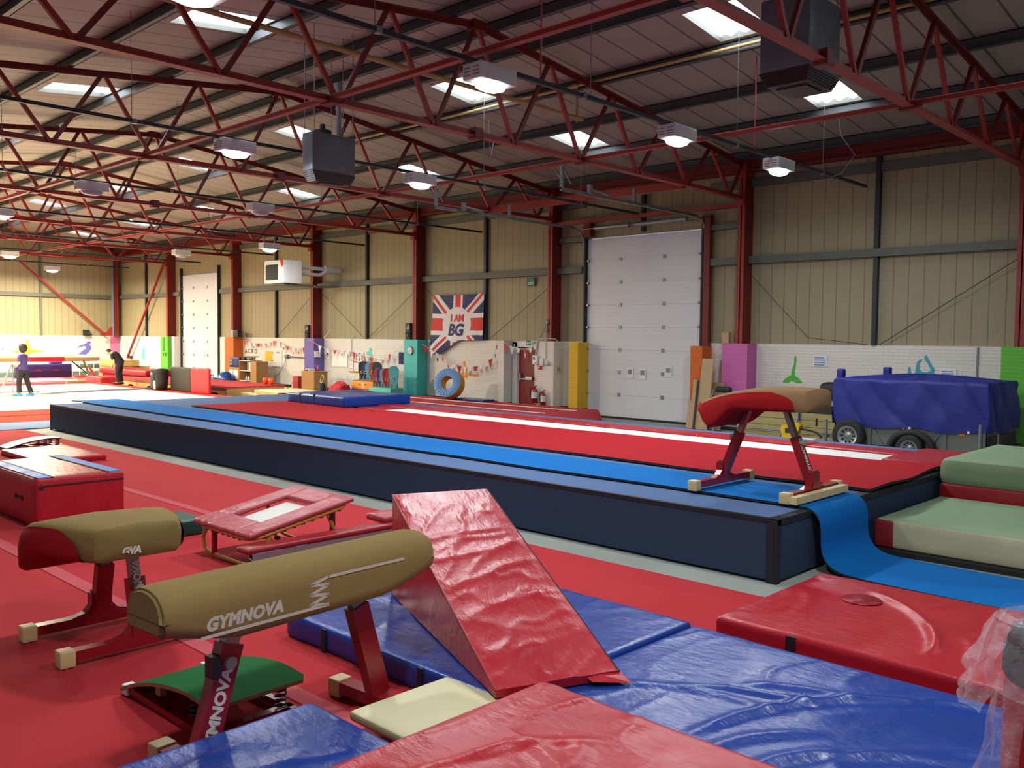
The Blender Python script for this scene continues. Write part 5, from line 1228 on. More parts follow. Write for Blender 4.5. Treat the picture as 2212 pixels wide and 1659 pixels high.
# speakers on the brick ledge
for x, w, h, l in ((-30.47, .26, .53, 'black loudspeaker on the purple pier beside its column'), (-24.21, .26, .57, 'black loudspeaker on the teal pier beside its column')):
    o = thing('loudspeaker', l, 'loudspeaker', (x, 20.12, 2.195)); MB().box(-w / 2, w / 2, -.14, .14, 0, h, bev=.015).build('cabinet', M['black'], o)
    MB().lathe([(0, -.01), (.06, 0), (.09, .02)], 16, 0, TR(0, -.15, h * .3) @ Matrix.Rotation(PI / 2, 4, 'X')).build('cone', M['dgrey'], o)
    MB().add([(-.1, -.142, h * .62), (.1, -.142, h * .62), (.12, -.16, h * .78), (.06, -.16, h * .86)], [(0, 1, 2, 3)]).build('horn', M['grey'], o)
o = thing('loudspeaker', 'small black speaker with white side on the acro corner orange pier', 'loudspeaker', (-36.0, 20.0, 2.205)); MB().box(-.12, .3, -.1, .1, 0, .28, bev=.01).build('cabinet', M['black'], o); MB().box(-.22, -.12, -.1, .1, 0, .3).build('side_box', M['white'], o)
o = thing('loudspeaker', 'small black speaker on the end wall ledge', 'loudspeaker', (EX + .13, 18.6, 2.195)); MB().box(-.12, .1, -.14, .14, 0, .3, bev=.01).build('cabinet', M['black'], o); MB().lathe([(0, 0), (.07, .02)], 14, 0, TR(.11, 0, .12) @ Matrix.Rotation(PI / 2, 4, 'Y')).build('cone', M['dgrey'], o)
# bag, cloth, numbered boxes
o = thing('punch_bag', 'black bag with rope loops standing by the wooden cabinet', 'bag', (-27.22, 18.5, .02)); MB().lathe([(0, 0), (.17, 0), (.17, .1), (.13, .5), (.09, .56), (0, .57)], 16).build('bag_body', M['black'], o)
MB().tube([(.09 * math.cos(a), .03 * math.sin(a), .7 + .14 * math.sin(a)) for a in [2 * PI * k / 14 for k in range(14)]], .018, 6, closed=True).tube([(-.03 + .08 * math.cos(a), .05, .72 + .13 * math.sin(a)) for a in [2 * PI * k / 14 for k in range(14)]], .018, 6, closed=True).build('rope_loop', M['creamd'], o)
o = MB().pad(-26.7, -25.85, 18.3, 18.9, .02, .58, .24, (14, 12, 8), .09, 12, 0, freq=4); tag(o.build('red_cloth', M['redcl']), 'crumpled heap of red cloth on the floor by the cabinet', 'cloth')
o = thing('vault_box', 'lower purple box section under the orange numbered box', 'vault box', (-25.5, 19.32, 0)); MB().box(-.72, .68, -.33, .3, .02, .42, bev=.02).build('box_section', M['purpb'], o)
o = thing('vault_box', 'orange box section with a white 3, stacked on the purple one', 'vault box', (-25.5, 19.3, .42)); b = MB().box(-.62, .62, -.3, .3, 0, .28, bev=.02); b.text('3', .24, face_negY(-.03, -.302, .05), 1, .006)
for x in (-.2, .12): b.box(x, x + .1, -.305, -.29, .16, .185, 2)
b.build('box_section', [M['orangeb'], M['white'], M['black']], o); MB().pad(-.6, .6, -.28, .28, .28, .31, .012, (6, 4, 2), 0).build('padded_top', M['ply'], o)
o = thing('vault_box', 'teal box section with a 4 in front of the teal pier', 'vault box', (-24.22, 19.05, 0)); b = MB().box(-.6, .6, -.28, .28, .02, .54, bev=.02); b.text('4', .16, face_negY(.0, -.282, .12), 1, .004)
for x in (-.22, .14): b.box(x, x + .1, -.286, -.27, .36, .385, 2)
b.build('box_section', [M['tealb'], M['bluepl'], M['black']], o)
def board(x, y, z, h, w, m, label, rz, grp):
    o = thing('arched_board', label, 'arched board', (x, y, z), rz, grp)
    pts = [(-w / 2, .05)] + [(-w / 2 * math.cos(PI * k / 14), h - w / 2 + w / 2 * math.sin(PI * k / 14)) for k in range(15)] + [(w / 2, .05)]
    # waisted outline
    pts = [(-w * .42, .03), (-w * .36, h * .3), (-w * .46, h * .52)] + pts[1:-1] + [(w * .46, h * .52), (w * .36, h * .3), (w * .42, .03)]
    MB().prism(pts, .05, 0, TR(0, .025, 0)).build('board_panel', M[m], o)
    MB().tube([(.05 * math.cos(a) - .02, -.04, h * .42 + .05 * math.sin(a)) for a in [2 * PI * k / 10 for k in range(10)]], .014, 5, closed=True).build('rope_knot', M['rope'], o)
    MB().box(-w * .45, w * .45, -.035, .035, .0, .03).box(-w * .35, -w * .2, -.04, .04, .0, .12).box(w * .2, w * .35, -.04, .04, .0, .12).build('foot_bracket', M['grey'], o)
cols = [('blackr', 'black arched board, leftmost on the orange numbered box'), ('vpurple', 'dark purple arched board, second from the left on the orange box'), ('mteald', 'teal arched board in the middle of the orange box'), ('vpink', 'dusky pink arched board, fourth from the left on the orange box'), ('vgreen', 'green arched board, rightmost and frontmost on the orange box')]
for k, (m, l) in enumerate(cols): board(-25.92 + .23 * k, 19.35 - .02 * k, .73, .66, .36, m, l, math.radians(28), 'arched boards on the orange box')
cols = [('mred', 'dark red arched board, leftmost on the teal box'), ('vblue', 'blue arched board, second from the left on the teal box'), ('grey', 'grey arched board, third from the left on the teal box'), ('legred', 'maroon arched board, fourth from the left on the teal box'), ('mred', 'dark red arched board, fifth from the left on the teal box'), ('mteald', 'teal-blue arched board, rightmost on the teal box against the pier')]
for k, (m, l) in enumerate(cols): board(-24.72 + .19 * k, 19.12 - .02 * k, .54, .66 + (.1 if k == 5 else 0), .36, m, l, math.radians(28), 'arched boards on the teal box')
# papers on the roller door, notices
for k, (x, z0, z1) in enumerate(((-15.09, 1.17, 1.46), (-14.66, 1.16, 1.45), (-13.81, 1.26, 1.54))):
    b = MB().box(x, x + .22, WY + .0, WY + .012, z0, z1); b.box(x + .04, x + .18, WY - .003, WY + .005, z0 + .12, z1 - .04, 1)
    tag(b.build('notice', [M['paper'], M['ink']]), ['white notice on the roller door, left of three', 'white notice on the roller door, middle of three', 'white notice on the roller door, right of three and highest'][k], 'notice', 'notices on the roller door')
panel('notice', -9.58, -9.24, 1.66, 1.92, 'paper', 'white notice with blue print above the vaulting table', 'notice', lines=4)
panel('notice', -6.69, -6.36, 1.5, 1.68, 'paper', 'white notice half hidden by the trailer cover', 'notice', lines=3)
tag(MB().box(-5.97, -5.94, WY - .03, WY, .25, 2.17).build('wall_conduit', M['grey']), 'grey conduit up the brick wall left of the right-hand green pier', 'conduit')
tag(MB().tube([(-43.0, 19.93, 2.15), (-43.0, 19.93, 1.5), (-42.85, 19.93, 1.5), (-42.85, 19.93, 2.15)], .02, 6).box(-43.05, -42.95, 19.9, 19.95, 1.25, 1.4).box(-42.8, -42.7, 19.9, 19.95, 1.25, 1.4).build('pier_conduit', M['mgreen']), 'green painted conduit and boxes on the far lime green pier', 'conduit')
b = MB().box(-37.7, -36.95, 19.45, 19.75, 0, .38, bev=.08); o = tag(b.build('kit_bag', M['bluepl']), 'dark blue kit bag beside the far roller door', 'bag'); MB().tube([(-37.5, 19.55, .36), (-37.4, 19.55, .5), (-37.25, 19.55, .5), (-37.15, 19.55, .36)], .02, 6).build('handle', M['black'], o)
# ------------------------------------------------------------------ sprung floor and far left corner
o = thing('sprung_floor', 'cream sprung floor with a red border at the far left', 'sprung floor', (-25.46, 2.6, 0))
X0, X1, Y0, Y1 = -12.5, 0, 0, 12.35; ZF = .25
MB().box(X0 + .45, X1 - .0, Y0, Y1 - .62, .03, ZF).build('floor_carpet', M['whitefloor'], o)
b = MB()
b.box(X0, X1, Y1 - .62, Y1, .0, ZF); b.box(X0, X0 + .45, Y0, Y1 - .62, .0, ZF)
b.add([(X1, Y0, ZF), (X1, Y1, ZF), (X1 + .42, Y1 + .02, .15), (X1 + .42, Y0, .15), (X1 + .42, Y1 + .02, .14), (X1 + .42, Y0, .14), (X1 + 1.0, Y1, .025), (X1 + 1.0, Y0, .025)], [(0, 3, 2, 1), (3, 5, 4, 2), (5, 7, 6, 4)])
b.build('border', M['redf'], o)
MB().box(X1 + .415, X1 + .43, Y0, Y1, .138, .15).build('seam', M['vredd'], o)
tag(MB().box(-24.45, -22.7, 2.6, 14.6, .0, .025).build('floor_carpet', M['bluef']), 'slate blue carpet strip in front of the sprung floor', 'carpet')
# vacuum hose lying on the floor
tag(MB().tube([(-33.2, 9.0, .285), (-33.2, 9.74, .28), (-33.25, 10.6, .28), (-33.15, 10.95, .28), (-32.6, 10.7, .28), (-31.7, 10.2, .28), (-31.6, 10.75, .28), (-32.0, 11.33, .28), (-32.2, 12.0, .28), (-32.25, 12.45, .28), (-32.45, 13.0, .28), (-32.4, 13.6, .28), (-32.6, 14.8, .28)], .03, 8).build('vacuum_hose', M['grey']), 'long dark vacuum hose snaking over the cream floor', 'hose')
# bins
o = thing('wheelie_bin', 'slim dark grey bin beside the black barrel-shaped bin', 'bin', (-32.25, 14.72, .252)); MB().box(-.17, .16, -.2, .2, 0, .66, bev=.02).build('bin_body', M['dgrey'], o); MB().box(-.19, .18, -.22, .22, .66, .71, bev=.015).build('lid', M['black'], o); MB().box(-.1, .0, -.205, -.2, .55, .62).build('sticker', M['paper'], o)
o = thing('black_bin', 'black barrel-shaped bin with a white label beside the folding mat', 'bin', (-31.75, 14.66, .252))
MB().lathe([(0, 0), (.2, 0), (.22, .3), (.25, .66), (.27, .68), (.24, .72), (.0, .7)], 24).build('bin_body', M['black'], o); MB().box(-.16, -.05, -.235, -.2, .04, .34).build('label_strip', M['fwhite'], o)
MB().lathe([(.15, .7), (.26, .7), (.23, .76), (.12, .78)], 14).build('bin_liner', M['blackr'], o)
# folding mat
o = thing('folding_mat', 'black and red folding mat standing on edge by the bins', 'folding mat', (-29.7, 14.8, .255))
MB().pad(-1.72, 0, -.05, .05, 0, .86, .03, (16, 2, 10), .012, 3, M=RZ(math.radians(-2.5))).build('mat_panel', M['dolive'] if 'dolive' in M else M['blackr'], o)
MB().pad(0, 1.2, -.05, .05, 0, .87, .03, (10, 2, 10), .012, 6, M=RZ(math.radians(2))).build('mat_panel', M['vred2'] if 'vred2' in M else M['vred'], o)
# plywood-sided red track with arches
o = thing('sprung_track', 'raised red track with arched plywood side along the sprung floor', 'tumble track', (-28.75, 15.55, 0))
TL_ = 8.7; b = MB().box(-TL_, 0, 0, 2.4, .40, .47); b.box(-TL_, 0, .0, .06, .36, .40, 1); b.build('track_top', [M['vpinkc'] if 'vpinkc' in M else M['redf'], M['tand']], o)
b = MB(); xs = [-TL_ + TL_ * k / 160 for k in range(161)]
def zarch(x):
    t = (x + TL_) % 1.75; d = (t - .875) / .42
    return .02 + (.22 * math.sqrt(max(0, 1 - d * d)) if abs(d) < 1 else 0)
vs = [(x, .03, .38) for x in xs] + [(x, .03, zarch(x)) for x in xs]; n = len(xs)
b.add(vs, [(i, i + n, i + n + 1, i + 1) for i in range(n - 1)]); b.box(-TL_, 0, 2.3, 2.33, 0, .4); b.box(-TL_, -TL_ + .03, .03, 2.3, 0, .4); b.box(-.03, 0, .03, 2.3, 0, .4)
b.build('plywood_side', M['plyl'], o)
# folded cream mats
for k, (z, l) in enumerate(((.12, 'lowest'), (.24, 'middle'), (.36, 'topmost'))):
    q = MB().pad(-2.5, 0, 0, 1.7, 0, .115, .012, (8, 6, 2), .003, k, 0, 1)
    ob = q.build('cream_mat', [M['cream'], M['creamd']]); ob.location = (-25.95 + .04 * k * (-1) ** k - (1.1 if k == 1 else 0), 15.85 + .05 * k - .9 * (k == 1) * 0, z - .1); ob.rotation_euler = (0, 0, math.radians(-9)); tag(ob, 'cream mat with maroon corners in the folded stack, %s of three' % l, 'mat', 'stack of cream mats')
    for (a, c) in ((0, 0), (-2.5, 0), (0, 1.7)):
        MB().box(a - .2 if a == 0 else a - .006, a + .006 if a == 0 else a + .2, c - .006 if c == 0 else c - .2, c + .2 if c == 0 else c + .006, .004, .117).build('corner_patch', M['maroonp'], ob)
# dark red long mat on the track, red block
tag(MB().pad(-42.4, -37.5, 16.6, 18.0, .475, .72, .07, (20, 8, 3), .03, 6, 0, freq=1.3).build('long_mat', M['vredd']), 'long dark red mat lying behind the plywood-sided track', 'mat')
tag(MB().pad(-42.3, -37.55, 16.7, 17.9, .02, .465, .03, (6, 4, 3), 0, 1).build('mat_base', M['vredd']), 'dark red block supporting the long dark red mat', 'mat')
tag(MB().pad(-40.0, -38.4, 15.1, 16.0, .12, .46, .06, (10, 8, 4), .015, 9, 0).build('red_block', M['vred']), 'bright red padded block in front of the stooping person', 'foam block')
tag(MB().box(-39.9, -38.5, 15.2, 15.95, .0, .12).build('block_base', M['black']), 'black base under the bright red padded block', 'base')
# red mats, shiny mat
tag(MB().pad(-46.8, -41.4, 8.0, 16.95, .0, .16, .03, (20, 30, 2), .01, 3, 0, freq=1).build('floor_mat', M['vpink']), 'wide red mat on the floor under the balance beam', 'mat')
tag(MB().pad(-43.9, -41.6, 12.9, 15.35, .165, .215, .02, (20, 20, 2), .02, 5, 0, freq=2).build('shiny_mat', M['vwhite']), 'shiny pale blue mat lying on the red mat under the beam', 'mat')
tag(MB().bar((-41.0, 14.66, .1), (-41.1, 16.9, .1), .2, .2).build('edge_board', M['ply']), 'brown board along the edge of the red beam mats', 'board')
# balance beams
o = thing('balance_beam', 'long brown balance beam with red pad and red A-frame leg', 'balance beam', (-45, 17.65, .16))
b = MB().pad(-.06, .06, -9.0, 0, .80, .99, .03, (2, 20, 3), 0, 1); b.build('beam', M['tan3'], o)
MB().pad(-.085, .085, -3.3, -1.65, .795, 1.01, .03, (2, 8, 3), .004, 2).build('wrap_pad', M['vred'], o)
q = MB().bar((0, -.55, .25), (0, -.75, .8), .07, .09, up=(1, 0, 0)); q.build('post', M['tand'], o)
q = MB().bar((0, -.2, .05), (0, -.5, .5), .08, .12, up=(1, 0, 0)); q.box(-.5, .5, -.25, -.13, 0, .09); q.box(-.06, .06, -1.0, -.2, .02, .1); q.box(-.35, .35, -1.05, -.93, 0, .12); q.build('leg', M['fred'], o)
q = MB().bar((0, -1.3, .8), (0, -.6, .2), .05, .05, up=(1, 0, 0)); q.build('brace', M['black'], o)
o = thing('balance_beam', 'pale balance beam behind the brown one', 'balance beam', (-46.7, 17.2, .16)); MB().pad(-.06, .06, -8, 0, .88, 1.03, .03, (2, 10, 3), 0, 1).build('beam', M['creamd'], o); MB().bar((0, -.8, .0), (0, -.8, .88), .1, .1).bar((0, -6, 0), (0, -6, .88), .1, .1).build('leg', M['grey'], o)
# purple mat
o = thing('standing_mat', 'thick dark purple mat standing on edge behind the balance beam', 'crash mat', (-46.2, 15.6, .16)); MB().pad(-.2, .2, -1.4, 1.12, .0, .64, .04, (3, 16, 6), .012, 4).build('cover', M['vpurple'], o)
q = MB()
for y in (-.42, .38): 
    for k, (h0, h1) in enumerate(((0, .07), (.01, .06), (0, .07), (.02, .07), (0, .05))): q.box(.2, .212, y - .12 + .05 * k, y - .08 + .05 * k, .3 + h0, .3 + h1)
q.build('printed_logo', M['vredd'], o)
tag(MB().pad(-46.35, -46.05, 15.75, 16.3, .81, .93, .03, (3, 5, 3), 0, 2).build('purple_block', M['purpb']), 'small purple block lying on the standing purple mat', 'foam block')
# white trolley
o = thing('wire_trolley', 'white wire trolley behind the balance beam end', 'trolley', (-47.3, 17.85, .0)); q = MB()
for z in (.4, .52, .78, .92): q.tube([(-.3, -.75, z), (.3, -.75, z), (.3, .75, z), (-.3, .75, z)], .018, 6, closed=True)
for y in (-.75, -.4, -.05, .3, .75): q.tube([(.3, y, .1), (.3, y, .92)], .018, 6)
for y in (-.75, .75): q.tube([(-.3, y, .1), (-.3, y, .92)], .018, 6)
q.build('wire_frame', M['white'], o)
for y in (-.55, -.25, .4): MB().cyl((.2, y, .1), (.3, y, .1), .09, 12).build('wheel', M['blackr'], o)
tag(MB().box(-47.5, -47.1, 17.5, 18.5, .53, .76, bev=.04).build('equipment_bundle', M['dskirt']), 'dark bundle of kit inside the white wire trolley', 'bundle')
# wooden box stack
for k, (x0, x1, y0, y1, z0, z1, l) in enumerate(((-46.2, -44.6, 18.1, 19.6, .0, .42, 'bottom section of the plywood box stack in the far corner'), (-46.1, -44.7, 18.15, 19.15, .42, .70, 'middle section of the plywood box stack in the far corner'), (-46.2, -44.6, 18.1, 19.45, .70, .98, 'wide top section of the plywood box stack in the far corner'))):
    o = thing('box_section', l, 'plywood box', ((x0 + x1) / 2, (y0 + y1) / 2, z0), group='plywood box sections'); w, d_ = (x1 - x0) / 2, (y1 - y0) / 2
    MB().box(-w, w, -d_, d_, 0, z1 - z0 - .002, bev=.015).build('box_shell', M['plyl'], o); MB().box(-w + .02, w + .004, -d_ + .2, d_ - .2, z1 - z0 - .05, z1 - z0 - .04).build('grip_slot', M['ply'], o)
tag(MB().box(-46.0, -44.9, 19.62, 20.1, .0, .68).build('box_section', M['creamd']), 'grey-beige low box right of the plywood box stack', 'box')

# ------------------------------------------------------------------ people
def skin_mesh(J, E, root, sub=2, grow=0.0):
    import bmesh
    me = bpy.data.meshes.new('s'); names = list(J); me.from_pydata([J[n][0] for n in names], [(names.index(a), names.index(c)) for a, c in E], [])
    bm = bmesh.new(); bm.from_mesh(me); ly = bm.verts.layers.skin.verify(); bm.verts.ensure_lookup_table()
    for i, n in enumerate(names):
        r = J[n][1]; r = (r, r) if not isinstance(r, tuple) else r
        bm.verts[i][ly].radius = (r[0] + grow, r[1] + grow); bm.verts[i][ly].use_root = (n == root)
    bm.to_mesh(me); bm.free()
    ob = bpy.data.objects.new('s', me); COL.objects.link(ob)
    ob.modifiers.new('k', 'SKIN').use_smooth_shade = True; m = ob.modifiers.new('u', 'SUBSURF'); m.levels = sub; m.render_levels = sub
    dg = bpy.context.evaluated_depsgraph_get(); ev = ob.evaluated_get(dg); r = bpy.data.meshes.new_from_object(ev)
    b = MB(); b.add([v.co.copy() for v in r.vertices], [tuple(p.vertices) for p in r.polygons], 0, True)
    bpy.data.objects.remove(ob); bpy.data.meshes.remove(me); bpy.data.meshes.remove(r); return b
def hand(b, wrist, d, curl, side, s=1.0):
    """palm and five fingers, joined into the body mesh"""
    d = Vector(d).normalized(); up = Vector(curl).normalized(); lat = d.cross(up).normalized()
    w = Vector(wrist)
    b.tube([w - d * .02, w + d * .03, w + d * .08 * s, w + d * .09 * s], [.024, .034, .034, .028], 8)
    for k in range(4):
        o_ = w + d * .08 * s + lat * (.027 - .018 * k); ln = (.062, .07, .066, .052)[k] * s
        b.tube([o_, o_ + d * ln * .5 + up * .008, o_ + d * ln * .75 + up * ln * .5, o_ + d * ln * .5 + up * ln * .8], [.0095, .009, .0085, .006], 6)
    t0 = w + d * .03 + lat * .03 * side
    b.tube([t0, t0 + lat * .025 * side + d * .025 + up * .012, t0 + lat * .02 * side + d * .055 + up * .03], [.012, .011, .007], 6)
def face(b, c, f, up, s=1.0):
    f = Vector(f).normalized(); u = (Vector(up) - f * Vector(up).dot(f)).normalized(); l = u.cross(f)
    c = Vector(c); k_ = .68
    FF = lambda a: f * a * k_
    b.tube([c + FF(.075) + u * .02, c + FF(.115) - u * .022, c + FF(.085) - u * .03], [.01, .016, .01], 6)           # nose
    for sd in (-1, 1):
        b.lathe([(0, .009), (.008, .004), (.008, -.004), (0, -.009)], 8, 1, TR(*(c + FF(.084) + l * .028 * sd + u * .012)))   # eyes
        b.tube([c + l * sd * .07 + u * .03, c + l * sd * .08 - f * .015, c + l * sd * .07 - u * .035], [.012, .018, .01], 6)   # ears
    b.tube([c + FF(.082) + l * .02 - u * .05, c + FF(.092) - u * .052, c + FF(.082) - l * .02 - u * .05], [.005, .009, .005], 6, 2)  # mouth
def person(label, loc, rz, J, arms, girth, mats_, hairfn, headc, headf, headup, shoe=None):
    o = thing('person', label, 'person', loc, rz)
    E = [('pelvis', 'waist'), ('waist', 'chest'), ('chest', 'neck0'), ('neck0', 'neck'), ('neck', 'head0'), ('head0', 'head1')]
    for s in 'LR':
        E += [('pelvis', 'hip' + s), ('hip' + s, 'knee' + s), ('knee' + s, 'ankle' + s), ('ankle' + s, 'toe' + s), ('chest', 'sho' + s), ('sho' + s, 'elb' + s), ('elb' + s, 'wri' + s)]
    b = skin_mesh(J, E, 'pelvis'); 
    for s, (d, c, sd) in arms.items(): hand(b, J['wri' + s][0], d, c, sd)
    face(b, headc, headf, headup); b.build('body', [M['skin'], M['black'], M['pinkb']], o)
    def mid(a, c, t): return Vector(J[a][0]).lerp(Vector(J[c][0]), t)
    # shirt: one lofted torso with sleeves
    def loft(mb, secs, n=20):
        rings = []
        for c, d, hx, hy in secs:
            d = Vector(d).normalized(); lat = Vector((0, 1, 0)); fr = lat.cross(d).normalized()
            rings.append([Vector(c) + fr * hx * math.cos(t) + lat * hy * math.sin(t) for t in [2 * PI * k / n for k in range(n)]])
        mb.add([p for r in rings for p in r], [(a * n + k, a * n + (k + 1) % n, (a + 1) * n + (k + 1) % n, (a + 1) * n + k) for a in range(len(rings) - 1) for k in range(n)], 0, True)
        mb.add(rings[-1], [tuple(range(n))], 0, True); mb.add(rings[0], [tuple(range(n))[::-1]], 0, True)
    pv, wa, ch, nk = [Vector(J[k][0]) for k in ('pelvis', 'waist', 'chest', 'neck0')]
    fx, fy, cx, cy = girth
    b = MB(); sh = (Vector(J['shoL'][0]) + Vector(J['shoR'][0])) / 2
    loft(b, [(pv + (pv - wa) * .35, wa - pv, fx * 1.0, fy * 1.04), (pv, wa - pv, fx * 1.03, fy * 1.04), (wa, ch - pv, fx, fy), (ch, nk - wa, cx, cy), (ch.lerp(nk, .5), nk - ch, cx * .92, cy * 1.02), (ch.lerp(nk, .8), nk - ch, cx * .75, cy * .82), (nk, nk - ch, .07, .08)])
    for s in 'LR': b.tube([Vector(J['sho' + s][0]) * .8 + ch * .2, J['sho' + s][0], mid('sho' + s, 'elb' + s, .4), mid('sho' + s, 'elb' + s, .72)], [.07, .075, .072, .07], 14)
    b.build('shirt', mats_[0], o)
    b = MB(); loft(b, [(pv - Vector((0, 0, .16)), (0, 0, 1), .1, .1), (pv - Vector((0, 0, .1)), (0, 0, 1), fx * .92, fy * .92), (pv, wa - pv, fx * .97, fy * .98), (pv + (wa - pv) * .35, wa - pv, fx * .95, fy * .96)])
    for s in 'LR': b.tube([Vector(J['hip' + s][0]) + Vector((0, 0, .05)), J['hip' + s][0], mid('hip' + s, 'knee' + s, .5), J['knee' + s][0], mid('knee' + s, 'ankle' + s, .5), mid('knee' + s, 'ankle' + s, .95)], [.1, .1, .093, .08, .076, .078], 16)
    b.build('trousers', mats_[1], o)
    hairfn().build('hair', M['hair'], o)
    for s in 'LR':
        a = Vector(J['ankle' + s][0]); t = Vector(J['toe' + s][0]); d = (t - a); d.z = 0; d.normalize()
        f0 = Vector((a.x, a.y, .045)) - d * .07
        MB().tube([f0 - d * .02, f0, f0 + d * .1, f0 + d * .2, f0 + d * .26, f0 + d * .285], [.02, .045, .05, .048, .038, .015], 12).build('shoe', mats_[2], o)
    return o
def blob(c, r, sc, seed, amp=.012, cut=None):
    b = MB(); c = Vector(c)
    def f(u, v):
        a = 2 * PI * u; t = PI * v; d = Vector((math.sin(t) * math.cos(a), math.sin(t) * math.sin(a), math.cos(t)))
        k = 1 + amp / r * (noise.noise(d * 4 + Vector((seed, 0, 0))) * 2)
        p = Vector((d.x * sc[0], d.y * sc[1], d.z * sc[2])) * r * k
        if cut: p = cut(p)
        return c + p
    b.grid(f, 24, 16); return b
# woman: faces +X locally, standing with a vacuum wand
J = {'pelvis': ((0, 0, .88), .085), 'waist': ((.0, 0, 1.03), .085), 'chest': ((.0, 0, 1.22), .09), 'neck0': ((.0, 0, 1.35), .075), 'neck': ((.02, 0, 1.41), .05), 'head0': ((.045, 0, 1.47), .075), 'head1': ((.045, 0, 1.56), .082),
     'hipL': ((.02, .09, .80), .07), 'kneeL': ((.09, .09, .45), .06), 'ankleL': ((.08, .09, .09), .042), 'toeL': ((.2, .1, .04), .035),
     'hipR': ((-.01, -.09, .80), .07), 'kneeR': ((-.08, -.1, .45), .06), 'ankleR': ((-.2, -.11, .09), .042), 'toeR': ((-.08, -.13, .04), .035),
     'shoL': ((.0, .17, 1.28), .06), 'elbL': ((-.0, .22, 1.04), .042), 'wriL': ((.2, .12, 1.03), .028), 'shoR': ((.0, -.17, 1.28), .06), 'elbR': ((.04, -.22, 1.06), .042), 'wriR': ((.22, -.06, .96), .028)}
def hairw(): return blob((.012, 0, 1.535), .132, (1.05, 1.02, 1.12), 3, .02, cut=lambda p: Vector((min(p.x, .035 + max(0, p.z) * .55), p.y, p.z)))
ang = math.radians(-136)
person('person in purple t-shirt and black trousers vacuuming the cream floor', (-31.25, 9.85, .25), ang, J, {'L': ((.9, -.3, .1), (0, -.3, .8), 1), 'R': ((.9, .2, -.3), (0, .3, .8), -1)}, (.125, .165, .125, .17), [M['purplec'], M['blackc'], M['tealc']], hairw, (.065, 0, 1.53), (.9, 0, -.25), (.1, 0, 1))
R = RZ(ang); W0 = Vector((-31.25, 9.85, .25))
o = thing('vacuum_wand', 'silver vacuum wand with beige floor head held by the person in purple', 'vacuum cleaner', W0)
lp = lambda x, y, z: R @ Vector((x, y, z))
MB().tube([lp(.33, .03, 1.1), lp(.32, .03, .98), lp(.3, .05, .5), lp(.3, .07, .06)], .016, 8).build('wand_tube', M['galvl'], o)
MB().pad(-.08, .08, -.17, .17, .0, .07, .02, (3, 4, 3), 0, 0, M=Matrix.Translation(lp(.32, .07, .0)) @ R).build('floor_head', M['creamd'], o)
MB().tube([lp(.3, .0, 1.06), lp(.36, .04, .98), lp(.42, .12, .75), lp(.52, .2, .35), lp(.75, .3, .1), lp(1.1, .4, .04), lp(1.6, .5, .04)], .028, 8).build('hose', M['grey'], o)
# man: stooping
J = {'pelvis': ((-.03, 0, .90), .09), 'waist': ((.04, 0, 1.02), .1), 'chest': ((.14, 0, 1.17), .1), 'neck0': ((.25, 0, 1.27), .08), 'neck': ((.31, 0, 1.28), .055), 'head0': ((.38, 0, 1.27), .075), 'head1': ((.45, 0, 1.31), .082),
     'hipL': ((-.03, .1, .83), .075), 'kneeL': ((.04, .11, .46), .068), 'ankleL': ((.0, .11, .09), .045), 'toeL': ((.14, .12, .04), .036),
     'hipR': ((-.03, -.1, .83), .075), 'kneeR': ((.0, -.11, .46), .068), 'ankleR': ((-.06, -.11, .09), .045), 'toeR': ((.08, -.12, .04), .036),
     'shoL': ((.2, .2, 1.2), .066), 'elbL': ((.1, .23, .95), .046), 'wriL': ((.1, .19, .74), .03), 'shoR': ((.22, -.2, 1.2), .066), 'elbR': ((.3, -.22, .95), .046), 'wriR': ((.36, -.2, .74), .03)}
def hairm(): return blob((.42, 0, 1.335), .098, (1.08, .98, 1.0), 5, .008, cut=lambda p: Vector((min(p.x, .06 + p.z * .4), p.y, max(p.z, -.015 + p.x * .35))))
person('person in black t-shirt and dark trousers stooping over the red block', (-36.3, 15.0, .25), ang, J, {'L': ((.05, 0, -1), (.5, 0, 0), 1), 'R': ((.4, .1, -1), (.6, 0, .1), -1)}, (.17, .2, .155, .2), [M['navyc'], M['navyt'], M['blackr']], hairm, (.425, 0, 1.28), (.75, 0, -.65), (.65, 0, .75))
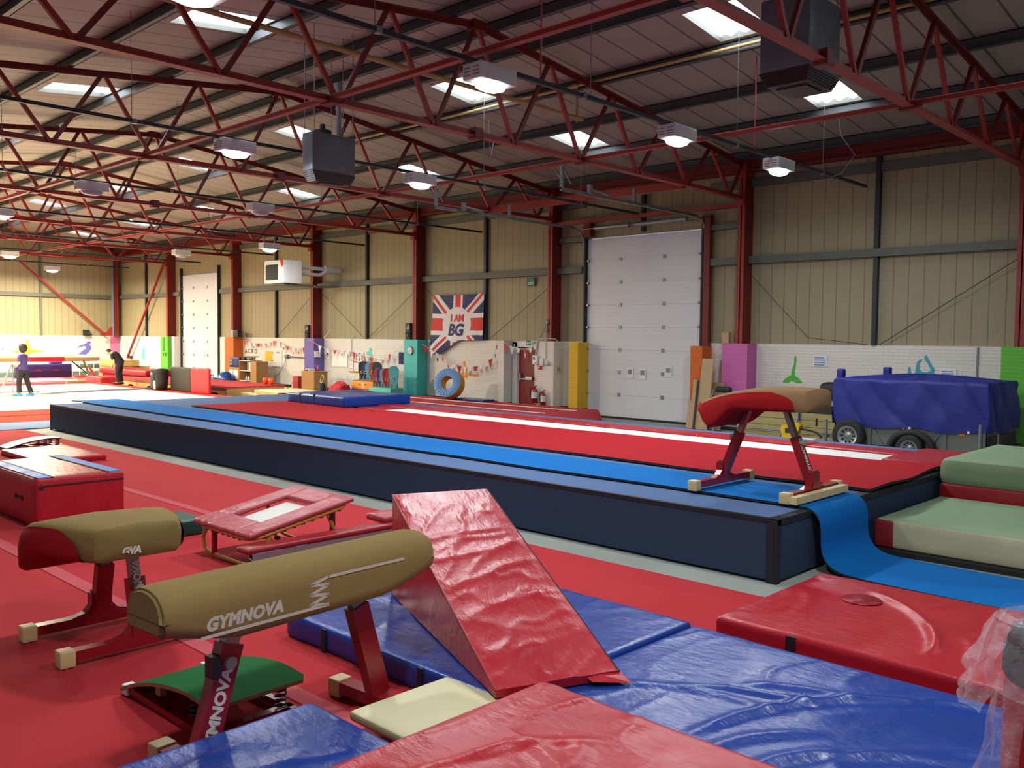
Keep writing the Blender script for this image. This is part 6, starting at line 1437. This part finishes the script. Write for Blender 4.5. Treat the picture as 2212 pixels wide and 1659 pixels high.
# ------------------------------------------------------------------ trailer corner
o = thing('trailer', 'steel car trailer with a blue tarpaulin cover parked by the wall', 'trailer', (-6.35, 18.5, 0))
HX, HY = 1.42, .9
b = MB()
b.box(-HX, HX, -HY, -HY + .03, .22, .64); b.box(-HX, HX, HY - .03, HY, .22, .64); b.box(-HX, -HX + .03, -HY, HY, .22, .64); b.box(HX - .03, HX, -HY, HY, .22, .64); b.box(-HX, HX, -HY, HY, .2, .24)
for x in (-.7, -.05, .7, 1.38): b.box(x - .03, x + .03, -HY - .025, -HY, .2, .64)
for (a, c) in ((-.65, -.1), (0.0, .65)): 
    b.bar((a, -HY - .012, .62), (a + .22, -HY - .012, .24), .02, .02); b.bar((c, -HY - .012, .62), (c - .22, -HY - .012, .24), .02, .02)
b.build('steel_body', M['tin'], o)
def tarpf(u, v):
    # perimeter u, v 0 bottom .. 1 centre of the roof
    P = [(-HX, -HY), (HX, -HY), (HX, HY), (-HX, HY)]; L = [2 * HX, 2 * HY, 2 * HX, 2 * HY]; s = u * sum(L); i = 0
    while i < 3 and s > L[i]: s -= L[i]; i += 1
    a = Vector((*P[i], 0)); c = Vector((*P[(i + 1) % 4], 0)); p = a.lerp(c, min(1, s / L[i])); n = Vector((p.x / HX, p.y / HY, 0))
    if v < .7:
        t = v / .7; z = .60 + .93 * t; q_ = s * 1.35 + .9 * t + .25 * math.sin(s * 2.1); fold = .11 * (abs(math.sin(q_ * PI)) ** .5 - .6) * (1 - t * .45) * (.35 + .65 * min(1, t * 3 + .3)) + .045 * noise.noise(Vector((p.x * 2.6, p.y * 2.6, z * 1.6)))
        sc_ = 1.02 + fold / 1.0 + .02 * (1 - t)
        z += .03 * math.sin(s * 5.1) * (1 - t) - .02 * math.sin(s * 4.4) ** 2 * t
        return (p.x * (1 + (sc_ - 1) * .6), p.y * sc_, z)
    t = (v - .7) / .3; k = 1 - t; z = 1.53 + .11 * math.sin(t * PI / 2) - .04 * abs(math.sin(u * 40)) * (1 - t) * t * 4
    return (p.x * k, p.y * k * 1.0, z)
b = MB(); b.grid(tarpf, 220, 40); b.v = [v for v in b.v]; b.build('tarpaulin', M['tarp'], o)
MB().pad(-HX - .02, -HX + .12, -HY + .05, -HY + .2, 1.45, 1.71, .03, (3, 3, 4), .01, 3).build('covered_post', M['tarp'], o); MB().pad(-HX + .35, -HX + .5, HY - .3, HY - .15, 1.5, 1.73, .03, (3, 3, 4), .01, 5).build('covered_post', M['tarp'], o)
b = MB()
for x in (-.62, .05, .72, 1.1): b.box(x, x + .04, -HY - .05, -HY - .02, .6, .64)
b.build('tie_hook', M['white'], o)
b = MB()
for x in (-.95, .95): b.box(x, x + .1, -HY - .012, -HY, .54, .59)
b.build('side_reflector', M['amber'], o)
def wheel(x, y, z, nm='wheel', r=.32):
    b = MB().lathe([(r * .62, -.09), (r * .9, -.1), (r, -.06), (r, .06), (r * .9, .1), (r * .62, .09)], 36, 0, TR(x, y, z) @ Matrix.Rotation(PI / 2, 4, 'X'))
    b.lathe([(0, .05), (r * .12, .06), (r * .16, .03), (r * .45, .05), (r * .52, .08), (r * .63, .09)], 36, 1, TR(x, y, z) @ Matrix.Rotation(PI / 2, 4, 'X'))
    for k in range(10):
        a = 2 * PI * k / 10; b.cyl((x + r * .38 * math.cos(a), y - .07, z + r * .38 * math.sin(a)), (x + r * .38 * math.cos(a), y - .045, z + r * .38 * math.sin(a)), r * .07, 8, 2)
    b.build(nm, [M['tyre'], M['rim'], M['black']], o)
wheel(-1.08, -1.0, .39); wheel(.12, -1.02, .25, r=.25)
b = MB().tube([(.12 + .4 * math.cos(a), -.98, .2 + .34 * math.sin(a)) for a in [PI * k / 12 for k in range(13)]], .07, 8); b.build('mudguard', M['blackr'], o)
b = MB().cyl((1.32, -.93, .1), (1.32, -.93, .78), .03, 10).cyl((1.55, -.7, .1), (1.55, -.7, .62), .02, 8); b.build('prop_stand', M['galvl'], o)
b = MB().box(1.42, 1.46, -.8, .8, .1, .55); b.build('tail_ramp', M['dgrey'], o)
b = MB().bar((-1.42, -.2, .25), (-2.1, 0, .25), .07, .07).bar((-1.42, .2, .25), (-2.1, 0, .25), .07, .07); b.cyl((-1.95, -.12, .1), (-1.95, -.12, .6), .03, 10); b.build('drawbar', M['galvl'], o)
# boards leaning on the orange jamb
bd = [(-12.2, .33, 1.8, 'woodl', 'tall pale timber board leaning on the orange jamb, largest of the group'), (-12.42, .2, 1.25, 'woodl', 'medium pale timber board left of the tallest leaning board'), (-12.53, .1, .7, 'woodl', 'shortest timber strip at the left of the leaning boards'), (-11.9, .34, 1.2, 'ply', 'brown board leaning right of the tallest leaning board')]
for k, (x, w, h, m, l) in enumerate(bd):
    b = MB().box(0, w, -.012, .012, 0, h); ob = b.build('timber_board', M[m]); ob.location = (x, 19.45 + .04 * k, .02); ob.rotation_euler = (math.radians(-9), 0, 0); tag(ob, l, 'board', 'leaning boards')
b = MB().box(0, .05, -.015, .015, 0, 1.25); ob = b.build('timber_board', M['dgrey']); ob.location = (-12.27, 19.42, .02); ob.rotation_euler = (math.radians(-9), 0, 0); tag(ob, 'narrow dark strip between the medium and tallest leaning boards', 'board', 'leaning boards')
b = MB().box(0, .14, -.015, .015, 0, 1.75); ob = b.build('timber_board', M['vpinkw'] if 'vpinkw' in M else M['ply']); ob.location = (-12.03, 20.05, .02); ob.rotation_euler = (math.radians(-8), 0, 0); tag(ob, 'pinkish board leaning in the gap between orange jamb and pink pier', 'board', 'leaning boards')
b = MB().box(-11.95, -11.75, 20.2, 20.3, BT + .0, BT + .28); tag(b.build('timber_offcut', M['woodl']), 'timber offcut standing on the brick ledge beside the pink pier column', 'board')
# pine boards, metal trolley, tools
for k in range(4):
    b = MB().box(-10.7, -8.3 + .05 * k, 18.85, 18.93, .03 + .16 * k, .18 + .16 * k); tag(b.build('pine_plank', M['woodp']), ['bottom pine plank in the stack behind the vaulting table', 'second pine plank from the bottom behind the vaulting table', 'third pine plank from the bottom behind the vaulting table', 'top pine plank in the stack behind the vaulting table'][k], 'plank', 'stacked pine planks')
tag(MB().box(-8.75, -8.71, 18.83, 18.85, .4, .56).build('black_clip', M['black']), 'black clip on the pine planks', 'clip')
tag(MB().grid(lambda u, v: (-10.9 + 2.9 * u, 19.6 + .02 * math.sin(u * 180), .03 + 1.0 * v), 120, 1).build('corrugated_sheet', M['dgrey']), 'dark grey corrugated sheet standing behind the pine planks', 'metal sheet')
o = thing('platform_trolley', 'galvanised tube trolley with black padded handles behind the vaulting table', 'trolley', (-10.2, 18.6, 0))
b = MB().tube([(-.95, 0, .26), (.85, 0, .26)], .022, 8).tube([(-.95, .0, .26), (-1.0, 0, .02)], .022, 8).tube([(.78, 0, .26), (.68, 0, .02)], .022, 8).tube([(-1.05, .1, .26), (-1.1, .12, .95), (-1.05, .12, 1.08), (-.9, .12, 1.12)], .02, 8).tube([(.85, 0, .26), (1.05, .0, .36), (1.12, .05, .5), (1.13, .1, 1.15)], .02, 8)
b.build('tube_frame', M['galvl'], o)
MB().pad(-1.0, -.6, .04, .22, 1.03, 1.17, .05, (6, 4, 3), .02, 3).build('padded_handle', M['black'], o)
MB().tube([(1.13, .1, .5), (1.13, .1, .98)], .024, 8).build('blue_sleeve', M['vblue'], o)
tag(MB().pad(-8.75, -8.2, 18.9, 19.3, 1.0, 1.36, .12, (8, 6, 5), .04, 7).build('black_bag', M['black']), 'black bag on the kit behind the right end of the vaulting table', 'bag')
tag(MB().box(-8.8, -8.15, 18.9, 19.35, .0, 1.0).build('kit_box', M['dgrey']), 'dark box between pine planks and trailer', 'box')
o = thing('ratchet_tool', 'yellow cased tool with a black cable beside the trailer wheel', 'tool', (-9.05, 18.35, .0)); MB().prism([(-.15, .1), (.03, .07), (.14, .14), (.25, .44), (.22, .5), (-.18, .42), (-.2, .34)], .16, 0).box(-.09, .03, -.17, -.16, .26, .36, 1).build('tool_case', [M['yellowh'], M['black']], o); MB().tube([(.2, -.07, .36), (.45, -.07, .34), (.6, -.07, .3), (.7, -.05, .2)], .022, 8).build('cable', M['black'], o)
MB().box(-.1, .1, -.12, -.02, 0, .1).build('tool_base', M['black'], o)
tag(MB().box(-8.75, -8.2, 17.75, 18.05, .0, .16, bev=.03).box(-8.7, -8.3, 17.8, 18.0, .16, .22, bev=.02).build('battery_box', M['offw']), 'grey-white plastic box on the floor beside the trailer wheel', 'box')
tag(MB().box(-4.8, -4.2, 18.9, 19.6, .0, .3).build('low_crate', M['ply']), 'brown crate behind the trailer tail at the right edge', 'crate')
# ------------------------------------------------------------------ lights, world, camera
wd = bpy.data.worlds.new('World'); SC.world = wd; wd.use_nodes = True
bg = wd.node_tree.nodes['Background']; bg.inputs[0].default_value = (.85, .9, 1, 1); bg.inputs[1].default_value = .32
def camera():
    cd = bpy.data.cameras.new('Camera'); co = bpy.data.objects.new('Camera', cd); COL.objects.link(co)
    y, p, r = [math.radians(a) for a in (43.7733, 2.8972, .5841)]
    fw = Vector((-math.sin(y) * math.cos(p), math.cos(y) * math.cos(p), -math.sin(p)))
    rt = Vector((math.cos(y), math.sin(y), 0)); up = rt.cross(fw)
    r2 = rt * math.cos(r) + up * math.sin(r); u2 = -rt * math.sin(r) + up * math.cos(r)
    mt = Matrix((r2, u2, -fw)).transposed().to_4x4(); mt.translation = (0, 0, 2.25)
    co.matrix_world = mt; cd.sensor_width = 36; cd.lens = 36 * 1928.9 / 2212; cd.clip_start = .05; cd.clip_end = 300
    SC.camera = co
camera()
SC.view_settings.view_transform = 'Standard'; SC.view_settings.look = 'None'; SC.view_settings.exposure = 0
SC.cycles.use_denoising = True; SC.cycles.max_bounces = 5; SC.cycles.diffuse_bounces = 2; SC.cycles.glossy_bounces = 2; SC.cycles.use_adaptive_sampling = True; SC.cycles.adaptive_threshold = .05; SC.cycles.adaptive_min_samples = 16; SC.cycles.sample_clamp_indirect = 8; SC.cycles.caustics_reflective = False; SC.cycles.caustics_refractive = False
